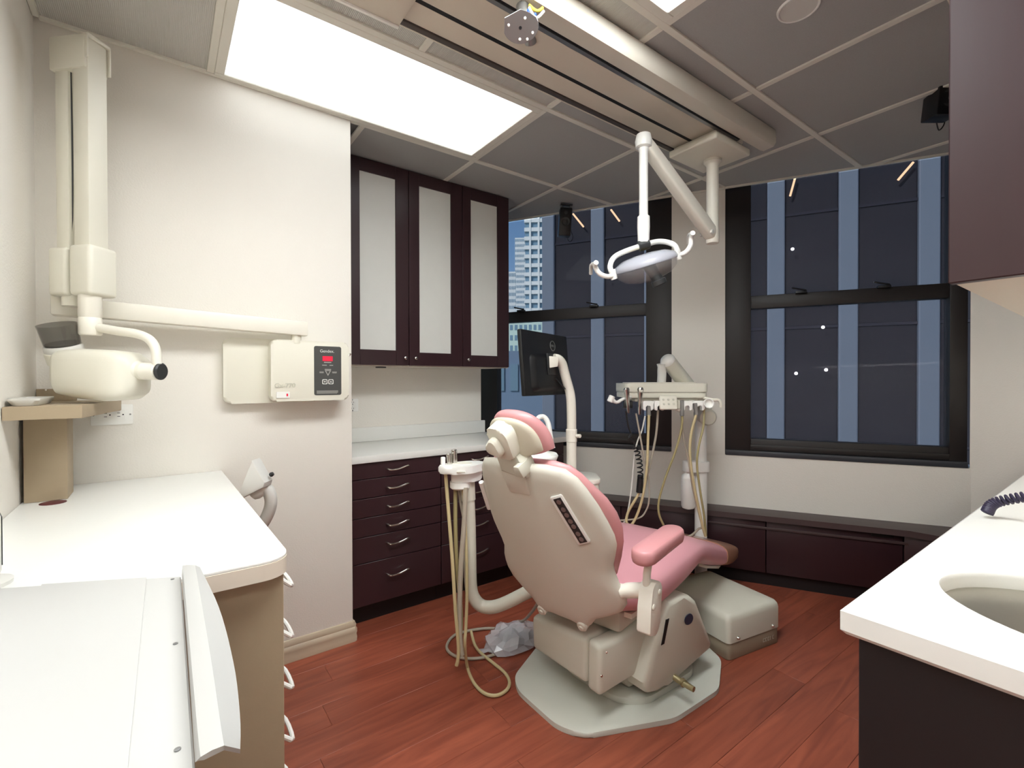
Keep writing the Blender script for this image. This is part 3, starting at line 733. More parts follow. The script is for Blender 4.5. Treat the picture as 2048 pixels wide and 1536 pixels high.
# seat support
part('seat_support', G().box((.12, -.17, .30), (.60, .17, .395), .015, CF), 'unit_beige', chair)
part('swivel', G().cyl((1.52, 1.335, .10), (1.52, 1.335, .32), .13, 28), 'dark_grey', chair)
# seat and leg rest
TOP = [(.03, .49), (.10, .49), (.22, .505), (.36, .525), (.52, .530), (.64, .520), (.76, .492), (.88, .452), (.98, .416), (1.10, .376), (1.22, .342), (1.35, .304), (1.42, .278), (1.437, .262)]
BOT = [(.03, .43), (.10, .385), (.22, .365), (.36, .372), (.52, .390), (.64, .408), (.76, .372), (.88, .328), (.98, .295), (1.10, .258), (1.22, .226), (1.35, .218), (1.42, .232), (1.437, .250)]
HWD = [.15, .20, .262, .274, .276, .272, .262, .25, .24, .232, .224, .208, .18, .13]
def seat_ring(i, grow=0.):
    f, zt = TOP[i]; zb = BOT[i][1]; w = HWD[i]+grow; zt += grow; zb -= grow*.3; zc = (zt+zb)/2; h = (zt-zb)/2; o = []
    for k in range(28):
        a = 2*math.pi*k/28; c, s = math.cos(a), math.sin(a)
        y = w*math.copysign(abs(c)**.42, c); z = zc+h*math.copysign(abs(s)**.6, s)
        if s > 0: z -= .010*(1-(y/w)**2)*(1 if f < .6 else 0)
        o.append(CF(f, y, z))
    return o
def smooth_loft(rings, n=3):
    m = len(rings[0]); cols = [catmull([r[k] for r in rings], n) for k in range(m)]
    return [[cols[k][i] for k in range(m)] for i in range(len(cols[0]))]
seat = part('seat', G().loft(smooth_loft([seat_ring(i) for i in range(len(TOP))])), 'pink_seat', chair, 'long pink upholstered seat and leg rest', angle=60)
part('toe_cover', G().loft(smooth_loft([seat_ring(i, .004) for i in range(9, len(TOP))]+[[q+CFW*.004 for q in seat_ring(13, -.01)]])), 'toe_vinyl', seat, 'brownish clear vinyl foot cover', angle=60)
part('seat_pan', G().loft([[CF(f, y, z) for y, z in ((-w, zb), (-w, zb-.018), (w, zb-.018), (w, zb))] for f, w, zb in ((.15, .20, .372), (.36, .21, .376), (.55, .21, .396), (.68, .205, .404))]), 'cream_white', chair)
part('leg_pan', G().loft([[CF(f, y, z) for y, z in ((-w, zb), (-w, zb-.014), (w, zb-.014), (w, zb))] for f, w, zb in ((.80, .20, .366), (.9, .20, .326), (1.1, .19, .262), (1.2, .17, .244))]), 'cream_white', chair)
# backrest shell
half = [(.045, -.012), (.075, -.022), (.095, -.03), (.115, -.012), (.14, .022), (.19, .045), (.235, .068), (.256, .10), (.256, .135), (.246, .175), (.236, .215), (.238, .25), (.25, .285), (.262, .325), (.262, .36), (.252, .415), (.238, .475), (.218, .535), (.198, .580), (.168, .614), (.11, .630), (.05, .633)]
def crv(y, s): return .9*y*y*(1 if s > .2 else .8)
def shell_pt(y, s, off): return BK(crv(y, s)+off, y, s)
outline = [(-y, s) for y, s in half]+[(y, s) for y, s in half[::-1]]
def sheet(outl, n_in, offs_back, name, m, parent, crown=0., inset=None, label=None, ctr=(0, .32)):
    """closed pad: rings shrink from the outline to its centre on the back face and on the front face"""
    g = G(); rings = []
    def ring(k, off): return [shell_pt(ctr[0]+(y-ctr[0])*k, ctr[1]+(s-ctr[1])*k, off) for y, s in outl]
    bk, ft, r = offs_back
    lev = [(.02, bk), (.3, bk), (.6, bk), (.85, bk), (.94, bk+r*.08), (.98, bk+r*.35), (1.0, bk+r*.9), (1.0, ft-r*.9), (.98, ft-r*.35), (.94, ft-r*.08+crown*.3), (.8, ft+crown*.7), (.5, ft+crown), (.02, ft+crown)]
    for k, o in lev: rings.append(ring(k, o))
    return part(name, g.loft(rings, True), m, parent, label, angle=60)
back = sheet(outline, 0, (-.012, .03, .022), 'back_shell', 'shell', chair, label='beige plastic backrest shell')
ch = [(.0, .10), (.10, .10), (.18, .13), (.225, .19), (.245, .25), (.262, .31), (.268, .36), (.262, .42), (.244, .485), (.212, .545), (.188, .592), (.160, .628), (.11, .650), (.0, .656)]
ch = [(y, .38+(s-.38)*(.885 if s > .38 else 1)) for y, s in ch]
cout = [(-y, s) for y, s in ch]+[(y, s) for y, s in ch[-2:0:-1]]
sheet(cout, 0, (.031, .070, .02), 'back_cushion', 'pink', chair, crown=-.012, label='pink backrest cushion', ctr=(0, .38))
for sy in (-1, 1):
    part('pivot_lug', G().cyl(BK(-.010, sy*.088, -.012), BK(.03, sy*.088, -.012), .020, 16, .004).cyl(BK(-.015, sy*.088, -.014), BK(-.010, sy*.088, -.014), .009, 12), 'shell', back)
# stem slot at the top of the shell
part('stem_channel', G().hexa([BK(-.016, -.045, .53), BK(-.006, -.045, .53), BK(-.006, .045, .53), BK(-.016, .045, .53), BK(-.020, -.045, .632), BK(.02, -.045, .632), BK(.02, .045, .632), BK(-.020, .045, .632)], .004), 'shell', back)
# key panel on the shell
kc = [shell_pt(y, s, -.014) for y, s in ((-.119, .524), (-.155, .537), (-.196, .368), (-.167, .354))]
kx = ((kc[0]+kc[3])/2-(kc[1]+kc[2])/2); ky = (kc[0]-kc[3]); kz = kx.cross(ky).normalized()
if kz.dot(BN) > 0: kz = -kz
kf = Fr(sum(kc, Vector())/4, ky, kz.cross(ky), kz); hl = ky.length/2; hw_ = .0165
kp = part('key_panel', G().prism([kf(a, b, -.006) for a, b in rrect(2*hl+.008, 2*hw_+.012, .006, 3)], kz*.010, .002), 'white_plastic', back)
part('keypad', G().box((-hl+.002, -hw_+.002, .0035), (hl-.004, hw_-.004, .0050), .0005, kf, 1), 'dark_grey', kp)
for k, s in enumerate((-.82, -.58, -.26, -.03, .24, .48, .80)):
    part('key', G().prism([kf(s*hl+.0085*math.cos(2*math.pi*q/12), -.001+.0075*math.sin(2*math.pi*q/12), .005) for q in range(12)], kz*.0012), 'metal_grey', kp)
part('side_grip', G().tube([shell_pt(.235, .50, -.012), shell_pt(.246, .44, -.010), shell_pt(.258, .37, -.008)], .010, 8, 3), 'white_plastic', back)
# headrest: stem bracket, knob, backing, cushion
stem = part('headrest_stem', G().prism([BK(-.022, y, s) for y, s in ((-.043, .600), (.043, .612), (.044, .66), (.030, .70), (-.026, .70), (-.042, .672), (-.058, .655), (-.060, .60))], BN*.05, .006), 'unit_beige', chair)
part('stem_hinge', G().hexa([BK(-.040, -.068, .612), BK(.03, -.068, .612), BK(.03, -.030, .612), BK(-.040, -.030, .612), BK(-.046, -.062, .655), BK(.03, -.062, .655), BK(.03, -.040, .655), BK(-.046, -.040, .655)], .006), 'unit_beige', stem)
HR = Fr(BK(.006, -.004, .695), (BN+BU*.10).normalized(), CLF, (BU-BN*.10).normalized())
brk = part('headrest_bracket', G().prism([HR(-.042, y, s) for y, s in round_poly([(-.040, -.022), (.034, -.022), (.042, .02), (.030, .050), (.036, .082), (.014, .094), (-.028, .090), (-.044, .064)], .015)], HR.x*.045, .009, 3), 'cream', chair)
g = G(); rr = []
for k in range(20):
    a = 2*math.pi*k/20; rr.append(.030+.0045*math.cos(3*a+.6))
rings = [[HR(-.043-h, q*s*math.cos(2*math.pi*k/20)+.010, q*s*1.05*math.sin(2*math.pi*k/20)+.030) for k, q in enumerate(rr)] for s, h in ((.95, 0), (1, .006), (1, .016), (.8, .023), (.3, .025))]
part('knob', g.loft(rings), 'cream', brk, 'round three-lobed tightening knob')
ht = R(20)
HP = Fr(CF(-.268, 0, .958), CFW*math.cos(ht)+Vector((0, 0, math.sin(ht))), CLF, -CFW*math.sin(ht)+Vector((0, 0, math.cos(ht))))
part('headrest_arm', G().tube([HR(-.01, 0, .05), HP(-.02, 0, .05), HP(.002, 0, .05)], .024, 14), 'cream', brk)
def pad(name, m, w, h, x0, x1, r, z0, parent, label):
    rings = []; out = []; cz = z0+h*.45
    for k in range(31):
        a = math.pi*k/30; c, s = math.cos(a), math.sin(a)
        out.append((w*math.copysign(abs(c)**.85, c), z0+.012+(h-.012)*s**.85))
    for k in range(1, 10):
        q = -1+2*k/10; out.append((w*q*.97, z0+.010*q**4))
    for kk, o in ((.05, x0), (.6, x0), (.88, x0+r*.1), (.97, x0+r*.45), (1, x0+r), (1, x1-r), (.97, x1-r*.45), (.88, x1-r*.1), (.6, x1), (.05, x1)):
        rings.append([HP(o+3.0*y*y*kk*kk, y*kk, cz+(z-cz)*kk) for y, z in out])
    return part(name, G().loft(rings), m, parent, label, angle=60)
pad('headrest_backing', 'headrest_back', .102, .130, -.004, .022, .010, .006, chair, 'beige headrest backing')
pad('headrest_cushion', 'pink', .114, .152, .020, .062, .018, -.004, chair, 'pink headrest cushion')
# arm rest on the near side
arm = [CF(f, -.335+dy, .655+dz) for f, dy, dz in ((-.06, 0, 0),)]
g = G(); rings = []
AF = Fr(CF(.075, -.335, .674), (CFW+Vector((0, 0, .06))).normalized(), CLF, (0, 0, 1))
ap = rrect(.285, .078, .038, 8)
for s, h in ((.80, -.024), (.93, -.020), (1, -.008), (1, .006), (.96, .016), (.84, .021)):
    rings.append([AF(a*(1-(1-s)*.25), b*s, h) for a, b in ap])
part('armrest_pad', g.loft(rings), 'pink', chair, 'pink padded armrest', angle=60)
part('armrest_post', G().tube([AF(-.07, .0, -.02), CF(-.005, -.332, .60), CF(.0, -.328, .555)], .012, 12).lathe([(.03, 0), (.026, -.012)], AF(-.07, 0, -.018), (0, 0, 1), 16), 'cream_white', chair)
bf = Fr(CF(.012, -.335, .515), (CFW*.97-Vector((0, 0, .12))).normalized(), CLF, (CFW*.16+Vector((0, 0, .985))).normalized())
br = part('armrest_bracket', G().prism([bf(a, -.022, b) for a, b in round_poly([(-.034, .040), (-.018, .058), (.018, .058), (.034, .035), (.036, -.080), (.012, -.105), (-.032, -.095), (-.038, -.02)], .006)], CLF*.045, .004), 'cream_white', chair)
for a, b in ((.014, .026), (-.022, -.012)):
    part('bolt', G().lathe([(.009, 0), (.009, .003), (.005, .005)], bf(a, -.022, b), -CLF, 14), 'cream_white', br)
part('armrest_link', G().tube([CF(-.005, -.245, .52), CF(.0, -.275, .53), CF(.005, -.315, .54)], [.024, .022, .024], 16, 3), 'cream_white', chair)
# utility box by the feet
UB = Fr((1.937, 1.07, 0), (.985, -.174, 0), (.174, .985, 0), (0, 0, 1))
t = thing('utility_box', 'beige floor utility box with brown skirt beside the chair foot', 'utility box', UB(.17, .17, 0))
part('skirt', G().prism([UB(a, b, .001) for a, b in rrect(.335, .40, .02, 4, .172, .205)], (0, 0, .072), .002), 'footbox_base', t)
lid = part('lid', G().loft([[UB(a, b, zz) for a, b in rrect(.345-2*i, .405-2*i, .022, 5, .172, .205)] for i, zz in ((0.0, .0735), (0, .165), (.003, .180), (.010, .191), (.02, .196), (.10, .198))]), 'unit_beige', t, angle=60)
for a in (.055, .285): part('stud', G().lathe([(.006, 0), (.007, .004), (.004, .010)], UB(a, .003, .092), -UB.y, 10), 'chrome', lid)
ub_text = Fr(UB(.262, .0045, .036), UB.x, (0, 0, 1), -UB.y)
g = G()
for k, (w, hgt) in enumerate(((.012, .016), (.010, .016), (.010, .016), (.003, .016), (.010, .016))):
    a = -.035+k*.016
    for q in ((a, -.008, a+w, -.0065), (a, .0065, a+w, .008), (a, -.008, a+.0015, .008)): g.box((q[0], q[1], 0), (q[2], q[3], .0008), 0, ub_text)
part('embossed_lettering', g, 'unit_beige', t)

# ================================================================== x-ray unit on the left wall
t = thing('xray_control', 'cream x-ray control box with dark display panel on the left wall', 'control box', (.43, 2.2, 1.11))
bk = part('back_box', G().prism([(a, 2.1995, b) for a, b in rrect(.36, .262, .028, 5, .372, 1.246)], (0, -.045, 0), .012, 3), 'cream', t)
fc = part('front_cover', G().prism([(a, 2.156, b) for a, b in rrect(.310, .250, .022, 5, .505, 1.247)], (0, -.060, 0), .010, 3), 'cream', t)
YF = 2.0958
pn = part('display_panel', G().prism([(a, YF+.001, b) for a, b in rrect(.112, .208, .008, 4, .570, 1.248)], (0, -.002, 0)), 'charcoal_panel', fc, 'dark grey display panel with white print')
pf = Fr((.570, YF-.0012, 1.248), (1, 0, 0), (0, 0, 1), (0, -1, 0))
text('panel_print', 'Gendex.', .0175, Fr(pf(-.003, .083, 0), pf.x, pf.y, pf.z), 'print_white', fc)
part('led_display', G().box((-.022, .041, 0), (.020, .062, .001), .0006, pf, 1), 'led_red', fc, 'red number display')
for w_, h_, a, b in ((.030, .004, -.001, .0355), (.019, .003, -.014, .0235), (.015, .003, .014, .0235), (.026, .003, .0, .006), (.017, .002, -.026, -.005), (.017, .002, -.026, -.009), (.020, .002, .027, -.005), (.018, .002, .027, -.009)):
    part('print_line', G().box((a-w_/2, b-h_/2, 0), (a+w_/2, b+h_/2, .0005), 0, pf), 'print_grey', fc)
def ringoutline(pts, k, fr, h):
    g = G(); n = len(pts); cx_ = sum(p[0] for p in pts)/n; cy_ = sum(p[1] for p in pts)/n
    inn_ = [(cx_+(a-cx_)*k, cy_+(b-cy_)*k) for a, b in pts]
    return g.loft([[fr(a, b, 0) for a, b in pts], [fr(a, b, h) for a, b in pts], [fr(a, b, h) for a, b in inn_], [fr(a, b, 0) for a, b in inn_]], False)
part('panel_triangle', ringoutline([(-.013, .002), (.013, .002), (0, -.022)], .62, pf, .0006), 'print_grey', fc)
for a, s in ((-.013, -1), (.012, 1)):
    part('panel_key', ringoutline(rrect(.021, .021, .004, 3, a, -.047), .72, pf, .0008), 'print_white', fc)
    part('panel_arrow', G().prism([pf(a-.0045, -.047-.003*s), pf(a+.0045, -.047-.003*s), pf(a, -.047+.0045*s)], pf.z*.0006), 'print_white', fc)
g = G()
for k in range(4): g.box((-.046+(.018 if k else 0)*0, -.0865-k*.0035, 0), (.042-(k == 3)*.004, -.0847-k*.0035, .0005), 0, pf)
part('fine_print', g, 'print_grey', fc)
text('embossed_name', 'Gx-770', .026, Fr((.402, YF-.0008, 1.186), (1, 0, 0), (0, 0, 1), (0, -1, 0)), 'unit_beige', fc, .003, 'raised model lettering in the same cream')
sw = part('power_switch', G().prism([(a, YF, b) for a, b in rrect(.050, .026, .003, 3, .394, 1.148)], (0, -.004, 0), .001, 1), 'white_plastic', fc)
part('switch_mark', G().box((.406, YF-.0046, 1.143), (.412, YF-.004, 1.153)), 'led_red', sw)
part('side_hook', G().tube([(.655, 2.115, 1.315), (.668, 2.115, 1.318), (.673, 2.112, 1.326)], .004, 8, 3), 'chrome', fc)
# wall arm and folded scissor arm with tube head
xu = thing('xray_unit', 'cream x-ray unit: wall arm, folded scissor arm and tube head', 'x-ray unit', (.1, 2.05, 1.35))
a0, a1 = V((.468, 2.11, 1.420)), V((-.262, 2.085, 1.446)); ad = (a1-a0).normalized(); an = ad.cross(Vector((0, 0, 1))).normalized()
af = Fr(a0, ad, an, (0, 0, 1)); LA = (a1-a0).length
part('wall_arm', G().box((-.02, -.026, -.028), (LA, .026, .030), .004, af), 'cream_white', xu)
part('arm_pivot', G().cyl((.448, 2.112, 1.36), (.448, 2.112, 1.396), .02), 'cream', xu)
part('arm_end_cap', G().box((LA-.10, -.030, -.031), (LA+.02, .030, .033), .005, af), 'cream_white', xu)
XU, XV = Vector((.714, -.700, 0)), Vector((.700, .714, 0))
XF = Fr((-.205, 1.985, 0), XU, XV, (0, 0, 1))            # x to the right as seen, y away, z up
# beams: near end of the two is on the right
part('scissor_beam', G().box((.004, -.02, 1.60), (.060, .042, 2.256), .006, XF), 'cream', xu)
part('scissor_beam', G().box((-.064, -.016, 1.60), (-.016, .042, 2.22), .006, XF), 'cream', xu)
part('cable', G().tube([XF(-.018, -.006, 2.17), XF(-.017, -.004, 1.9), XF(-.019, -.006, 1.66), XF(-.024, -.010, 1.62)], .003, 6, 4), 'dark_grey', xu)
part('top_cap', G().box((-.072, -.026, 2.160), (.056, .048, 2.262), .006, XF).box((.056, -.024, 2.254), (.066, .048, 2.264), .002, XF).box((.056, -.026, 2.19), (.066, -.021, 2.256), .001, XF).box((.056, .044, 2.17), (.066, .049, 2.256), .001, XF), 'cream', xu)
part('knee_block', G().box((-.080, -.030, 1.468), (-.012, .05, 1.618), .012, XF, 3), 'cream', xu)
part('knee_block', G().box((.0, -.034, 1.468), (.078, .056, 1.622), .012, XF, 3), 'cream', xu)
part('knee_link', G().cyl(XF(-.035, .01, 1.44), XF(-.035, .01, 1.472), .028), 'cream', xu)
part('swivel_post', G().lathe([(.026, 0), (.029, .004), (.029, .052), (.0275, .054), (.029, .056), (.029, .125)], XF(.038, .0, 1.348), (0, 0, 1), 24), 'cream_white', xu)
yk = [(-0.1589, 1.9463, 1.3720), (-0.1095, 1.8973, 1.3599), (-0.0596, 1.8479, 1.3496), (-0.0289, 1.8251, 1.3311), (-0.0144, 1.8141, 1.2974), (-0.0122, 1.8120, 1.2469)]
part('yoke', G().tube(yk, .0135, 12, 4), 'cream_white', xu)
# tube head: rounded body lofted along its length
hd = Fr((-0.1537, 1.9288, 1.2276), (.79, -.60, -.02), (.60, .79, 0), (0, 0, 1))
secs = [(-.108, .022, .020, .015), (-.100, .058, .055, .008), (-.085, .066, .068, .003), (-.03, .070, .076, .0), (.05, .072, .078, -.004), (.09, .068, .074, -.004), (.118, .052, .058, -.004), (.128, .02, .022, -.004)]
rings = []
for x, w, h, zc in secs:
    rings.append([hd(x, w*math.copysign(abs(math.cos(q))**.42, math.cos(q)), zc+h*math.copysign(abs(math.sin(q))**.42, math.sin(q))) for q in [2*math.pi*k/28 for k in range(28)]])
head = part('tube_head', G().loft(rings), 'cream', xu, 'rounded cream tube head', angle=60)
cn0 = hd(-.105, 0, .055); cax = Vector(hd.x*.02-hd.y*.34+Vector((0, 0, 1))).normalized()
part('cone_base', G().lathe([(.048, -.02), (.049, .012), (.046, .016)], cn0, cax, 28), 'cream', head)
part('cone_ring', G().lathe([(.046, .014), (.0475, .018), (.0475, .030), (.045, .034)], cn0, cax, 28), 'light_grey', head)
part('cone', G().lathe([(.044, .034), (.0475, .098), (.0455, .098), (.042, .036)], cn0, cax, 28, False), 'smoky', head, 'smoky clear open cone')
part('cone_floor', G().lathe([(.041, .034), (.041, .040)], cn0, cax, 24), 'black_plastic', head)
j0, j1 = V((-0.0543, 1.8492, 1.2364)), V((-0.0098, 1.8126, 1.2362))
part('joint_collar', G().lathe([(.030, 0), (.032, .008), (.026, .014), (.026, .024)], j0-hd.x*.012, hd.x, 20), 'cream', head)
part('dial', G().cyl(j0+hd.x*.010, j0+hd.x*.058, .0265, 24, .003), 'cream_white', head)
part('dial_cap', G().cyl(j0+hd.x*.0585, j0+hd.x*.070, .0265, 24, .004), 'dark_grey', head)

# ================================================================== ceiling rail and operating light
t = thing('ceiling_rail', 'long beige ceiling track with a black slot', 'rail', (1.1, 1.28, 2.33))
part('track_strip', G().box((-.30, 1.317, 2.338), (2.20, 1.402, 2.40), .004), 'rail', t)
part('track_strip', G().box((-.30, 1.185, 2.338), (2.20, 1.303, 2.40), .004), 'rail', t)
part('slot', G().box((-.30, 1.302, 2.339), (2.20, 1.318, 2.40)), 'slot_black', t)
part('side_strip', G().box((-.30, 1.403, 2.334), (2.20, 1.424, CEIL-.009), .002), 'rail_shaded', t)  # dark tone paints the shadow side of the track
part('side_lip', G().box((-.30, 1.4245, 2.334), (2.22, 1.431, CEIL-.009), .002), 'rail_light', t)
part('groove', G().box((-.30, 1.170, 2.336), (2.20, 1.1855, 2.40)), 'metal_grey', t)
part('shadow_gap', G().box((-.30, 1.1585, 2.340), (2.20, 1.170, 2.40)), 'slot_black', t)
part('conduit_cover', G().prism([(-.30, a, b) for a, b in ((1.082, CEIL-.009), (1.080, 2.345), (1.092, 2.328), (1.140, 2.324), (1.156, 2.334), (1.158, CEIL-.009))], (2.68, 0, 0), .006, 3), 'rail_light', t)
part('end_plate', G().box((2.20, 1.17, 2.33), (2.24, 1.41, CEIL-.009), .004), 'rail_light', t)
t = thing('rail_carriage', 'flat beige carriage plate on the near end of the ceiling track', 'carriage', (.5, 1.35, 2.31))
part('plate', G().box((.40, 1.25, 2.3175), (.605, 1.412, 2.3375), .002), 'rail', t)
part('lip', G().box((.40, 1.4125, 2.312), (.605, 1.422, 2.3375), .001), 'white_plastic', t)
# operating light
lt = thing('operating_light', 'white overhead dental lamp hanging from the ceiling track', 'lamp', (1.9, 1.3, 1.8))
part('carriage', G().box((2.00, 1.165, 2.290), (2.30, 1.415, 2.3235), .008, seg=3), 'cream', lt)
part('carriage_cover', G().box((2.02, 1.18, 2.3235), (2.20, 1.40, 2.3375), .003), 'rail_light', lt)
PX_, PY_ = 2.195, 1.30
part('drop_pole', G().lathe([(.042, 2.290), (.042, 2.278), (.034, 2.270), (.0285, 2.262), (.0285, 1.955), (.031, 1.95), (.031, 1.925), (.030, 1.92), (.031, 1.915), (.031, 1.885), (.028, 1.880)], (PX_, PY_, 0), (0, 0, 1), 24), 'cream_white', lt)
p0, p1 = V((2.165, 1.30, 1.935)), V((1.665, 1.30, 2.225)); dv = (p1-p0).normalized(); nv = Vector((0, 1, 0)); uv = dv.cross(nv)
arm_ = part('balance_arm', G().loft([[p0+dv*s*(p1-p0).length+nv*(.028*k*math.copysign(abs(math.cos(q))**.5, math.cos(q)))+uv*(h*k*math.copysign(abs(math.sin(q))**.5, math.sin(q))) for q in [2*math.pi*i/20 for i in range(20)]] for s, k, h in ((-.05, .8, .03), (-.03, 1, .034), (0, 1, .036), (.5, 1, .034), (.93, .95, .030), (1.0, .9, .028), (1.02, .6, .02))]), 'cream_white', lt, angle=50)
part('arm_pin', G().cyl(p0+V((-.02, -.034, -.012)), p0+V((-.02, .034, -.012)), .011, 14, .002), 'light_grey', arm_)
part('arm_cap', G().lathe([(.02, -.022), (.033, -.014), (.036, .012), (.030, .038), (.012, .046)], (1.662, 1.30, 2.215), (0, 0, 1), 20), 'white_plastic', lt)
hx, hy = 1.662, 1.30
part('lamp_pole', G().lathe([(.023, 2.205), (.0215, 2.19), (.0185, 2.18), (.0185, 1.910), (.0255, 1.904), (.0265, 1.86), (.025, 1.83), (.024, 1.792)], (hx, hy, 0), (0, 0, 1), 22), 'white_plastic', lt)
# lamp head
HX = Vector((.80, -.55, .30)).normalized(); HZ = Vector((-.10, -.13, 1)); HZ = (HZ-HX*HZ.dot(HX)).normalized(); HY = HZ.cross(HX)
lh = Fr((1.6675, 1.2969, 1.7089), HX, HY, HZ)                   # x across the dish, z up
head = part('reflector_dish', G().lathe([(.132, -.015), (.136, -.008), (.128, .012), (.09, .030), (.04, .036), (.04, .034), (.09, .026), (.122, .008), (.130, -.012)], lh.o, HZ, 40, False), 'lamp_shield', lt, 'pale translucent lamp shield', angle=60)
part('mirror', G().lathe([(.118, -.004), (.09, .016), (.04, .026), (.002, .028)], lh.o, HZ, 32, False), 'reflector', head)
part('lens_cover', G().lathe([(.131, -.016), (.124, -.042), (.095, -.066), (.048, -.080), (.002, -.084)], lh.o, HZ, 40, False), 'clear_plastic', head, 'clear plastic lens cover')
part('lamp_socket', G().tube([lh(-.014, -.055, .0), lh(-.008, -.075, -.035), lh(.004, -.085, -.082)], [.027, .025, .023], 18).cyl(lh(.004, -.085, -.080), lh(.007, -.087, -.104), .030, 20, .003), 'dark_grey', head)
PB = Vector((hx, hy, 1.783))
part('frame_bow', G().tube([lh(-.148, 0, -.008), lh(-.146, .012, .030), lh(-.10, .030, .064), PB, lh(.10, .035, .066), lh(.146, .012, .034), lh(.148, 0, -.008)], .0115, 12, 6), 'white_plastic', lt)
part('clamp', G().cyl(PB-HX*.024, PB+HX*.024, .0225, 20, .003), 'dark_grey', lt)
for s in (-1, 1):
    hpts = [lh(s*.140, 0, -.012), lh(s*.175, -.01, -.010), lh(s*.205, -.01, .012), lh(s*.215, -.01, .045), lh(s*.214, -.035, .06)]
    part('handle', G().tube(hpts, .0105, 12, 4).cyl(lh(s*.146, 0, -.03), lh(s*.146, 0, .012), .014, 14), 'white_plastic', lt)
    part('hook', G().tube([lh(s*.214, -.03, .058), lh(s*.222, .02, .055), lh(s*.226, .05, .02)], .008, 10, 3), 'light_grey', lt)
# dangling bracket with loose wires on the rail
t = thing('ceiling_bracket', 'bare grey metal mounting bracket with loose wires under the track', 'bracket', (0.8760, 1.1413, 2.3228))
bo = V((0.8474, 1.0995, 2.2371)); bfz = (-(bo-Vector((0, 0, 1.205))).normalized()+Vector((.1, -.1, -.35))).normalized(); bfx = Vector((.80, -.59, .05)); bfx = (bfx-bfz*bfx.dot(bfz)).normalized()
bf2 = Fr(bo, bfx, bfz.cross(bfx), bfz)
po = [(-.047, .022), (.0, .040), (.025, .030)]+[(.052*math.cos(a), .042*math.sin(a)-.002) for a in [R(30-12*k) for k in range(17)]]
pl_ = part('plate', G().prism([bf2(a, b) for a, b in po], bfz*-.004, .001, 1), 'metal_grey', t)
for a, b in ((.012, .018), (-.036, .004), (.034, -.018), (.018, -.033), (-.004, -.032)): part('bolt', G().lathe([(.004, 0), (.003, .002)], bf2(a, b, .0002), bfz, 10), 'white_plastic', pl_)
part('centre_hole', G().lathe([(.0045, 0), (.004, .001)], bf2(-.002, -.004, .0002), bfz, 12), 'slot_black', pl_)
part('neck', G().tube([bf2(.004, .02, -.006), V((0.8760, 1.1290, 2.3270)), V((0.8898, 1.1442, 2.3944)), (1.0, 1.245, 2.336)], [.014, .015, .015, .02], 14, 3), 'metal_grey', t)
part('collar', G().cyl(V((0.8823, 1.1370, 2.3590)), V((0.8867, 1.1402, 2.3873)), .022, 16, .003), 'metal_grey', t)
for m_, pts in (('wire_blue', ((0.8754, 1.1042, 2.2993), (0.8813, 1.0997, 2.2801), (0.8956, 1.0893, 2.2875))), ('wire_yellow', ((0.8791, 1.1017, 2.3141), (0.8980, 1.0875, 2.2963), (0.9123, 1.0771, 2.3066))), ('hose_white', ((0.8790, 1.1016, 2.3067), (0.8955, 1.0892, 2.2756), (0.9146, 1.0753, 2.2963)))):
    part('wire', G().tube(list(pts), .0042, 8, 4), m_, t)

# ================================================================== small wall and ceiling speakers
def speaker(label, c, fx, fz, w, h, d):
    fx, fz = V(fx).normalized(), V(fz).normalized(); fy = fz.cross(fx); fr = Fr(c, fx, fy, fz)
    t = thing('loudspeaker', label, 'speaker', c)
    b = part('cabinet', G().box((-w/2, -h/2, -d), (w/2, h/2, 0), .006, fr), 'black_plastic', t)
    part('woofer', G().lathe([(w*.34, 0), (w*.36, .003), (w*.30, .002), (w*.12, -.004), (w*.1, .002), (.001, .004)], fr(0, 0, .001), fz, 24), 'dark_grey', b)
    part('tweeter', G().lathe([(w*.16, 0), (w*.14, .003), (.001, .004)], fr(0, h*.32, .001), fz, 16), 'dark_grey', b)
    for s in (-1, 1):
        part('mount_bolt', G().cyl(fr(s*w*.38, h/2-.002, -.02), fr(s*w*.38, h/2+.016, -.02), .010, 10, .002), 'metal_grey', t)
    part('mount_plate', G().box((-w*.5, h/2+.0161, -.05), (w*.5, h/2+.022, 0), .001, fr), 'black_plastic', t)
    part('speaker_wire', G().tube([fr(.02, -h/2+.01, -d), fr(.05, -h/2-.02, -d-.02), fr(.07, -h/2+.01, -d-.02), fr(.05, -h/2+.06, -d-.01), fr(.02, h/2, -d-.005)], .0025, 6, 4), 'black_plastic', t)
speaker('small black speaker hanging in front of the left window', (2.2039, 2.3705, 2.2800), (.80, -.60, -.06), (-.59, -.80, -.12), .082, .185, .09)
speaker('small black speaker half hidden by the right wall cabinet', (2.6191, 0.5009, 2.3653), (.80, -.60, 0), (-.7, -.70, -.15), .10, .13, .10)

